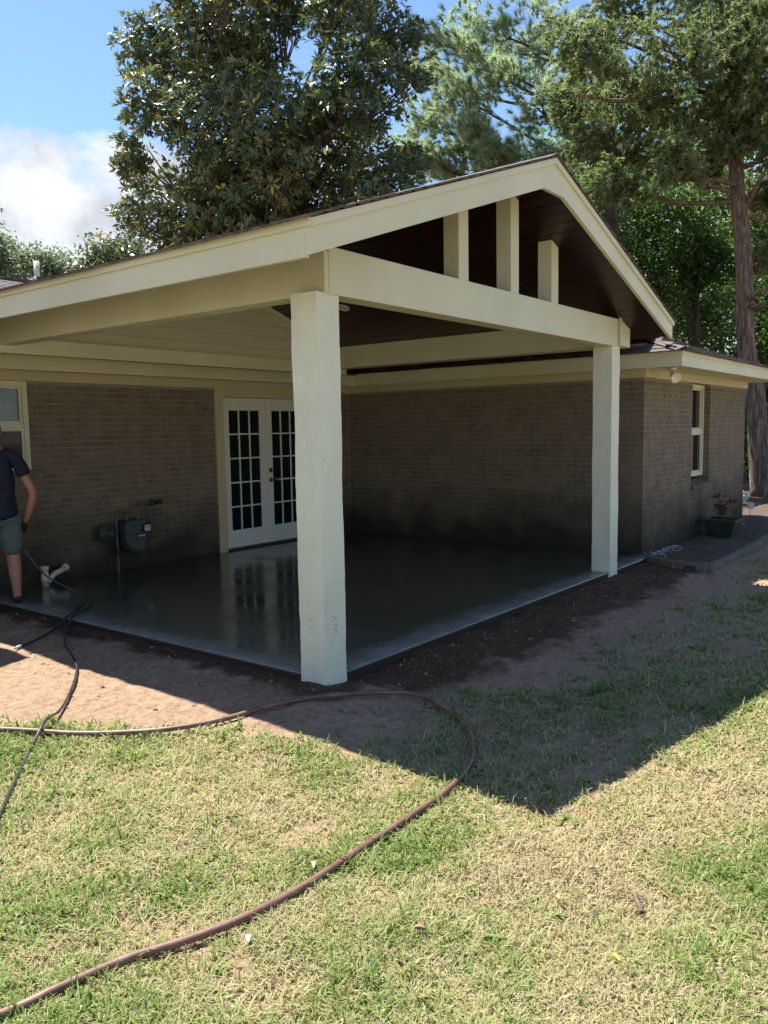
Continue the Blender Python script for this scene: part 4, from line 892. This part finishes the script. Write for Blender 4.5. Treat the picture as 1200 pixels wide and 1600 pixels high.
# magnolia
mg = empty('magnolia_tree', 'large dark magnolia tree with glossy leaves rising behind the patio roof', 'tree')
ML = lobes_world([(300, 90, 80), (225, 75, 48), (380, 40, 80), (330, 200, 85), (235, 165, 52), (250, 330, 66), (310, 370, 62), (395, 300, 105), (420, 190, 85), (520, 250, 95), (600, 300, 66), (560, 140, 78), (610, 60, 50), (535, 20, 60), (645, 125, 24), (455, 0, 55), (300, -70, 90), (450, -110, 110), (570, -80, 90), (205, 245, 36), (195, 335, 22), (480, 360, 90), (570, 370, 80), (640, 250, 30), (380, 400, 80), (380, 120, 60), (440, 250, 60), (500, 170, 45), (340, 290, 60)], 21, 1.8)
base = Vector((at(430, 700, 21).x, at(430, 700, 21).y, -.1)); mb = MB()
top = at(405, 215, 21.6); tp = limb(mb, base, top, .28, .10, 10, .03, 10)
for c, r in ML:
    s = tp[min(3+int(max(0, (c.z-3)/10*7)), 9)]; pts = limb(mb, s, c, .045, .018, 6, .08, 6, -.05)
    for k in range(6):
        e_ = c+Vector((random.gauss(0, 1), random.gauss(0, 1), random.gauss(0, 1))).normalized()*r*.85; limb(mb, pts[4], e_, .028, .01, 4, .1, 5)
mb.build('trunk', barkd, mg, True)
P, v, _ = in_lobes(ML, 9500, .35); nl = 9; n = len(P)*nl
out_ = v*.6+np.array([0, 0, .55])+RNG.normal(0, .3, v.shape); out_ /= np.linalg.norm(out_, axis=1, keepdims=True)
ax = np.repeat(out_, nl, 0); rad = RNG.normal(0, 1, (n, 3)); rad -= ax*np.sum(rad*ax, 1, keepdims=True); rad /= np.linalg.norm(rad, axis=1, keepdims=True)
dirs = rad*.9+ax*RNG.uniform(.1, .8, (n, 1)); PP = np.repeat(P, nl, 0)+rad*.02
tn = np.repeat(RNG.random(len(P)), nl)*.55+RNG.random(n)*.4; tn = np.where(RNG.random(n) < .035, .98, tn)
magm = pm('magnolia_leaf', (.03, .05, .02), rough=.34, spec=.42, trans=.28, tint=[(0, (.05, .085, .045)), (1, (.55, .45, .06)), (.55, (.095, .14, .065)), (.80, (.20, .205, .09)), (.93, (.30, .23, .09))])
leafmesh('crown', PP, dirs, ax, RNG.uniform(.16, .27, n), RNG.uniform(.055, .085, n), magm, mg, tn, .12, .12)

# pine
pn = empty('pine_tree', 'tall pine with long needled tufts against the sky right of the magnolia', 'tree')
PL = lobes_world([(690, 55, 60), (745, 35, 70), (705, 140, 48), (655, 190, 40), (640, 235, 34), (765, 110, 50), (715, 235, 42), (805, 80, 70), (835, 165, 60), (860, 40, 75), (780, 235, 40), (870, 230, 55), (660, 110, 26), (730, -50, 90), (850, -60, 90), (680, 265, 30), (920, 120, 60), (740, 200, 20), (830, 270, 45)], 25, 2.0)
bs = at(960, 700, 25.5); base = Vector((bs.x, bs.y, -.1)); top = at(950, -250, 25.5); mb = MB(); tp = limb(mb, base, top, .30, .12, 14, .012, 10)
tipsP = []; tipsD = []
for c, r in PL:
    zz = c.z-1.0; s = min(tp, key=lambda q: abs(q.z-zz)); pts = limb(mb, s, c, .07, .025, 8, .05, 6, -.06)
    for k in range(19):
        d = Vector((random.gauss(0, 1), random.gauss(0, 1), random.gauss(0, .7))).normalized(); e_ = c+d*r*random.uniform(.5, 1.05); q_ = limb(mb, pts[random.choice((5, 6, 7, 8))], e_, .018, .006, 4, .12, 4)
        for j in (2, 3, 4):
            for _ in range(3): tipsP.append(q_[j]+Vector((random.gauss(0, .16), random.gauss(0, .16), random.gauss(0, .13)))); tipsD.append((q_[j]-q_[j-1]).normalized()+Vector((0, 0, .35)))
mb.build('trunk', barkd, pn, True)
def tufts(name, tp_, td_, nper, ln0, ln1, wd_, spread, mat, parent, droop=0.0):
    P = np.repeat(np.array([tuple(p) for p in tp_]), nper, 0); Dd = np.repeat(np.array([tuple(p) for p in td_]), nper, 0); n = len(P)
    d = Dd/np.linalg.norm(Dd, axis=1, keepdims=True)+RNG.normal(0, spread, (n, 3)); d /= np.linalg.norm(d, axis=1, keepdims=True)
    s = np.cross(d, RNG.normal(0, 1, (n, 3))); s /= np.linalg.norm(s, axis=1, keepdims=True); l = RNG.uniform(ln0, ln1, (n, 1))
    P = P+d*RNG.uniform(-.1, .03, (n, 1)); e_ = P+d*l; e_[:, 2] -= droop*l[:, 0]
    Vv = np.stack([P-s*wd_*.5, P+s*wd_*.5, e_], 1).reshape(-1, 3); k = np.arange(n)[:, None]*3
    return npmesh(name, Vv, k+np.array([[0, 1, 2]]), mat, parent, np.repeat(np.clip(np.repeat(RNG.random(len(tp_)), nper)*.7+RNG.random(n)*.3, 0, 1), 3))
pinem = pm('pine_needle', (.05, .09, .04), rough=.5, trans=.5, tint=[(0, (.18, .26, .17)), (1, (.42, .48, .28)), (.5, (.29, .38, .23))])
tufts('crown', tipsP, tipsD, 85, .15, .30, .013, .55, pinem, pn)

# cedar
cd = empty('cedar_tree', 'shaggy cedar with reddish bare trunk rising over the right end of the roof', 'tree')
CL = lobes_world([(900, 80, 70), (960, 30, 80), (965, 150, 80), (1040, 70, 90), (1060, 180, 70), (1140, 90, 85), (1150, 205, 52), (1195, 150, 75), (1000, 250, 50), (920, 230, 50), (885, 160, 42), (1100, -50, 100), (980, -80, 100), (1210, -10, 100), (1250, 210, 90), (1265, 330, 60), (1196, 300, 28), (945, 285, 40), (1198, 400, 20), (1105, 255, 34), (1050, 245, 40), (1150, 150, 60), (1120, 30, 70), (1170, 40, 70)], 18.6, 1.5)
def trunkpt(px, py, dep): return at(px, py, dep)
mb = MB(); tpts = [at(1190, 800, 18.9), at(1186, 700, 18.8), at(1178, 600, 18.75), at(1166, 540, 18.75), at(1163, 450, 18.7), at(1160, 370, 18.7), at(1152, 300, 18.7), at(1148, 230, 18.9), at(1138, 100, 19.6), at(1120, -60, 20), at(1110, -200, 20)]
tpts[0].z = -.15; trad = [.27, .235, .215, .20, .185, .18, .165, .15, .10, .06, .02]
TP = catmull(tpts, 5); TR = np.interp(np.linspace(0, 1, len(TP)), np.linspace(0, 1, len(trad)), trad)
o0 = len(mb.v); mb.tube(TP, list(TR), 22)
for i in range(o0, len(mb.v)):                # stringy furrowed bark
    p = Vector(mb.v[i]); c = min(TP, key=lambda q: abs(q.z-p.z)); d = p-c; d.z = 0
    if d.length > .01: mb.v[i] = tuple(p+d.normalized()*(noise.noise(Vector((p.x*9, p.y*9, p.z*.8)))*.035))
tipsP, tipsD = [], []
for c, r in CL:
    s = min(TP, key=lambda q: abs(q.z-(c.z-.3))); pts = limb(mb, s, c, .07, .02, 8, .06, 6, -.05)
    for k in range(27):
        d = Vector((random.gauss(0, 1), random.gauss(0, 1), random.gauss(0, .8))).normalized(); e_ = c+d*r*random.uniform(.45, 1.08); q_ = limb(mb, pts[random.choice((4, 5, 6, 7, 8))], e_, .014, .004, 5, .14, 4)
        for j in (2, 3, 4, 5):
            for _ in range(4):
                tipsP.append(q_[j]+Vector((random.gauss(0, .11), random.gauss(0, .11), random.gauss(0, .11)))); tipsD.append((q_[j]-q_[j-1]).normalized()*.8+Vector((random.gauss(0, .35), random.gauss(0, .35), random.gauss(-.15, .35))))
for px0, py0, px1, py1 in ((1158, 290, 1048, 278), (1160, 330, 1205, 250), (1163, 470, 1215, 440), (1163, 480, 1225, 470), (1060, 160, 900, 150), (1140, 130, 960, 60)):
    limb(mb, at(px0, py0, 18.7), at(px1, py1, 17.6), .075, .03, 9, .06, 7)
mb.build('trunk', bark, cd, True)
cedm = pm('cedar_spray', (.05, .09, .04), rough=.6, trans=.45, tint=[(0, (.085, .12, .065)), (1, (.36, .345, .22)), (.45, (.15, .205, .09)), (.75, (.23, .285, .115))])
tufts('crown', tipsP, tipsD, 34, .07, .19, .026, .42, cedm, cd, .25)

# broadleaf trees behind
leafg = pm('broadleaf', (.05, .12, .03), rough=.45, trans=.45, tint=[(0, (.03, .062, .022)), (1, (.20, .29, .065)), (.5, (.055, .105, .03)), (.8, (.105, .175, .045))])
def broadleaf(label, lobes, depth, jit, basepx, nleaf, size, name='broadleaf_tree', mat=leafg, trunk_r=.2, nl=9):
    o = empty(name, label, 'tree', group='trees beyond the house'); LW = lobes_world(lobes, depth, jit); mb = MB()
    b0 = at(basepx, 700, depth); base = Vector((b0.x, b0.y, -.2)); zt = max(c.z for c, _ in LW); cxm = sum((c for c, _ in LW), Vector())/len(LW)
    tp = limb(mb, base, (cxm.x*.5+b0.x*.5, cxm.y*.5+b0.y*.5, zt), trunk_r, trunk_r*.25, 10, .03, 8)
    for c, r in LW:
        s = min(tp, key=lambda q: abs(q.z-(c.z-.8))); pts = limb(mb, s, c, trunk_r*.3, .03, 5, .08, 5)
        for k in range(5): limb(mb, pts[3], c+Vector((random.gauss(0, 1), random.gauss(0, 1), random.gauss(0, 1))).normalized()*r*.8, .03, .01, 3, .1, 4)
    mb.build('trunk', barkd, o, True)
    P, v, _ = in_lobes(LW, nleaf//nl, .3); n = len(P)*nl; PP = np.repeat(P, nl, 0)+RNG.normal(0, size*1.3, (n, 3))
    dirs = RNG.normal(0, 1, (n, 3)); dirs[:, 2] = dirs[:, 2]*.5-.25; upi = RNG.normal(0, .45, (n, 3))+[0, 0, 1]
    tn = np.clip(np.repeat(RNG.random(len(P)), nl)*.6+RNG.random(n)*.4, 0, 1)
    leafmesh('crown', PP, dirs, upi, RNG.uniform(.8, 1.3, n)*size, RNG.uniform(.5, .8, n)*size, mat, o, tn, .1, .15); return o
broadleaf('bright green leafy tree directly behind the right slope of the patio roof', [(930, 390, 60), (900, 330, 50), (985, 350, 60), (960, 450, 70), (1000, 500, 60), (1000, 420, 60), (930, 300, 50)], 27, 2, 985, 15000, .15)
broadleaf('leafy green tree left of the cedar trunk, filling the gap above the roof', [(1060, 330, 60), (1090, 400, 60), (1050, 430, 70), (1110, 470, 60), (1070, 510, 60), (1110, 310, 50), (1020, 290, 50), (1130, 400, 45)], 29, 2, 1085, 17000, .15)
broadleaf('leafy green tree right of the cedar trunk at the picture edge', [(1210, 400, 60), (1190, 480, 55), (1250, 480, 70), (1220, 330, 60), (1180, 350, 40), (1210, 540, 50)], 25, 1.5, 1235, 13000, .14)
broadleaf('dark dense tree far behind, deep in the shade beside the cedar', [(1000, 470, 110), (1120, 430, 120), (1230, 430, 120), (1060, 330, 110), (1180, 300, 110), (950, 380, 90), (1150, 560, 90), (1040, 570, 90), (1240, 580, 90), (900, 250, 80), (1000, 200, 100), (1120, 180, 110), (1230, 160, 120)], 42, 3, 1120, 26000, .32, nl=8)
broadleaf('low dark shrubby tree at ground level past the end of the house', [(1175, 640, 40), (1190, 640, 45), (1230, 700, 60), (1250, 620, 70), (1205, 720, 40), (1290, 680, 70), (1170, 710, 36), (1180, 580, 50), (1240, 560, 60)], 31, 1.5, 1225, 20000, .24)
broadleaf('dark undergrowth bush beside the foot of the cedar trunk', [(1200, 690, 34), (1215, 740, 34), (1190, 730, 22), (1240, 700, 50), (1175, 650, 18)], 24, .8, 1205, 6000, .14, 'undergrowth_bush', leafg, .06)
farm = pm('far_leaf', (.05, .08, .03), rough=.55, trans=.3, tint=[(0, (.085, .13, .085)), (1, (.24, .28, .15)), (.5, (.15, .20, .12))])
broadleaf('dark far tree at the left edge above the house roof', [(-5, 395, 32), (-40, 370, 50), (5, 420, 34), (-60, 430, 60), (30, 435, 20)], 46, 2, -30, 9000, .24, 'far_tree', farm)
broadleaf('pale loose far tree beside the roof vent pipe', [(70, 418, 22), (98, 414, 18), (48, 408, 20), (90, 434, 26), (118, 430, 18)], 44, 2, 85, 4200, .24, 'far_tree', farm)
broadleaf('small yellowish tree between the vent pipe and the magnolia', [(165, 400, 28), (190, 410, 30), (145, 415, 20), (210, 395, 25), (170, 425, 30)], 30, 1.2, 175, 4200, .18, 'far_tree', magm)
for o in list(C.objects):
    if 'at' in o.keys(): del o['at']
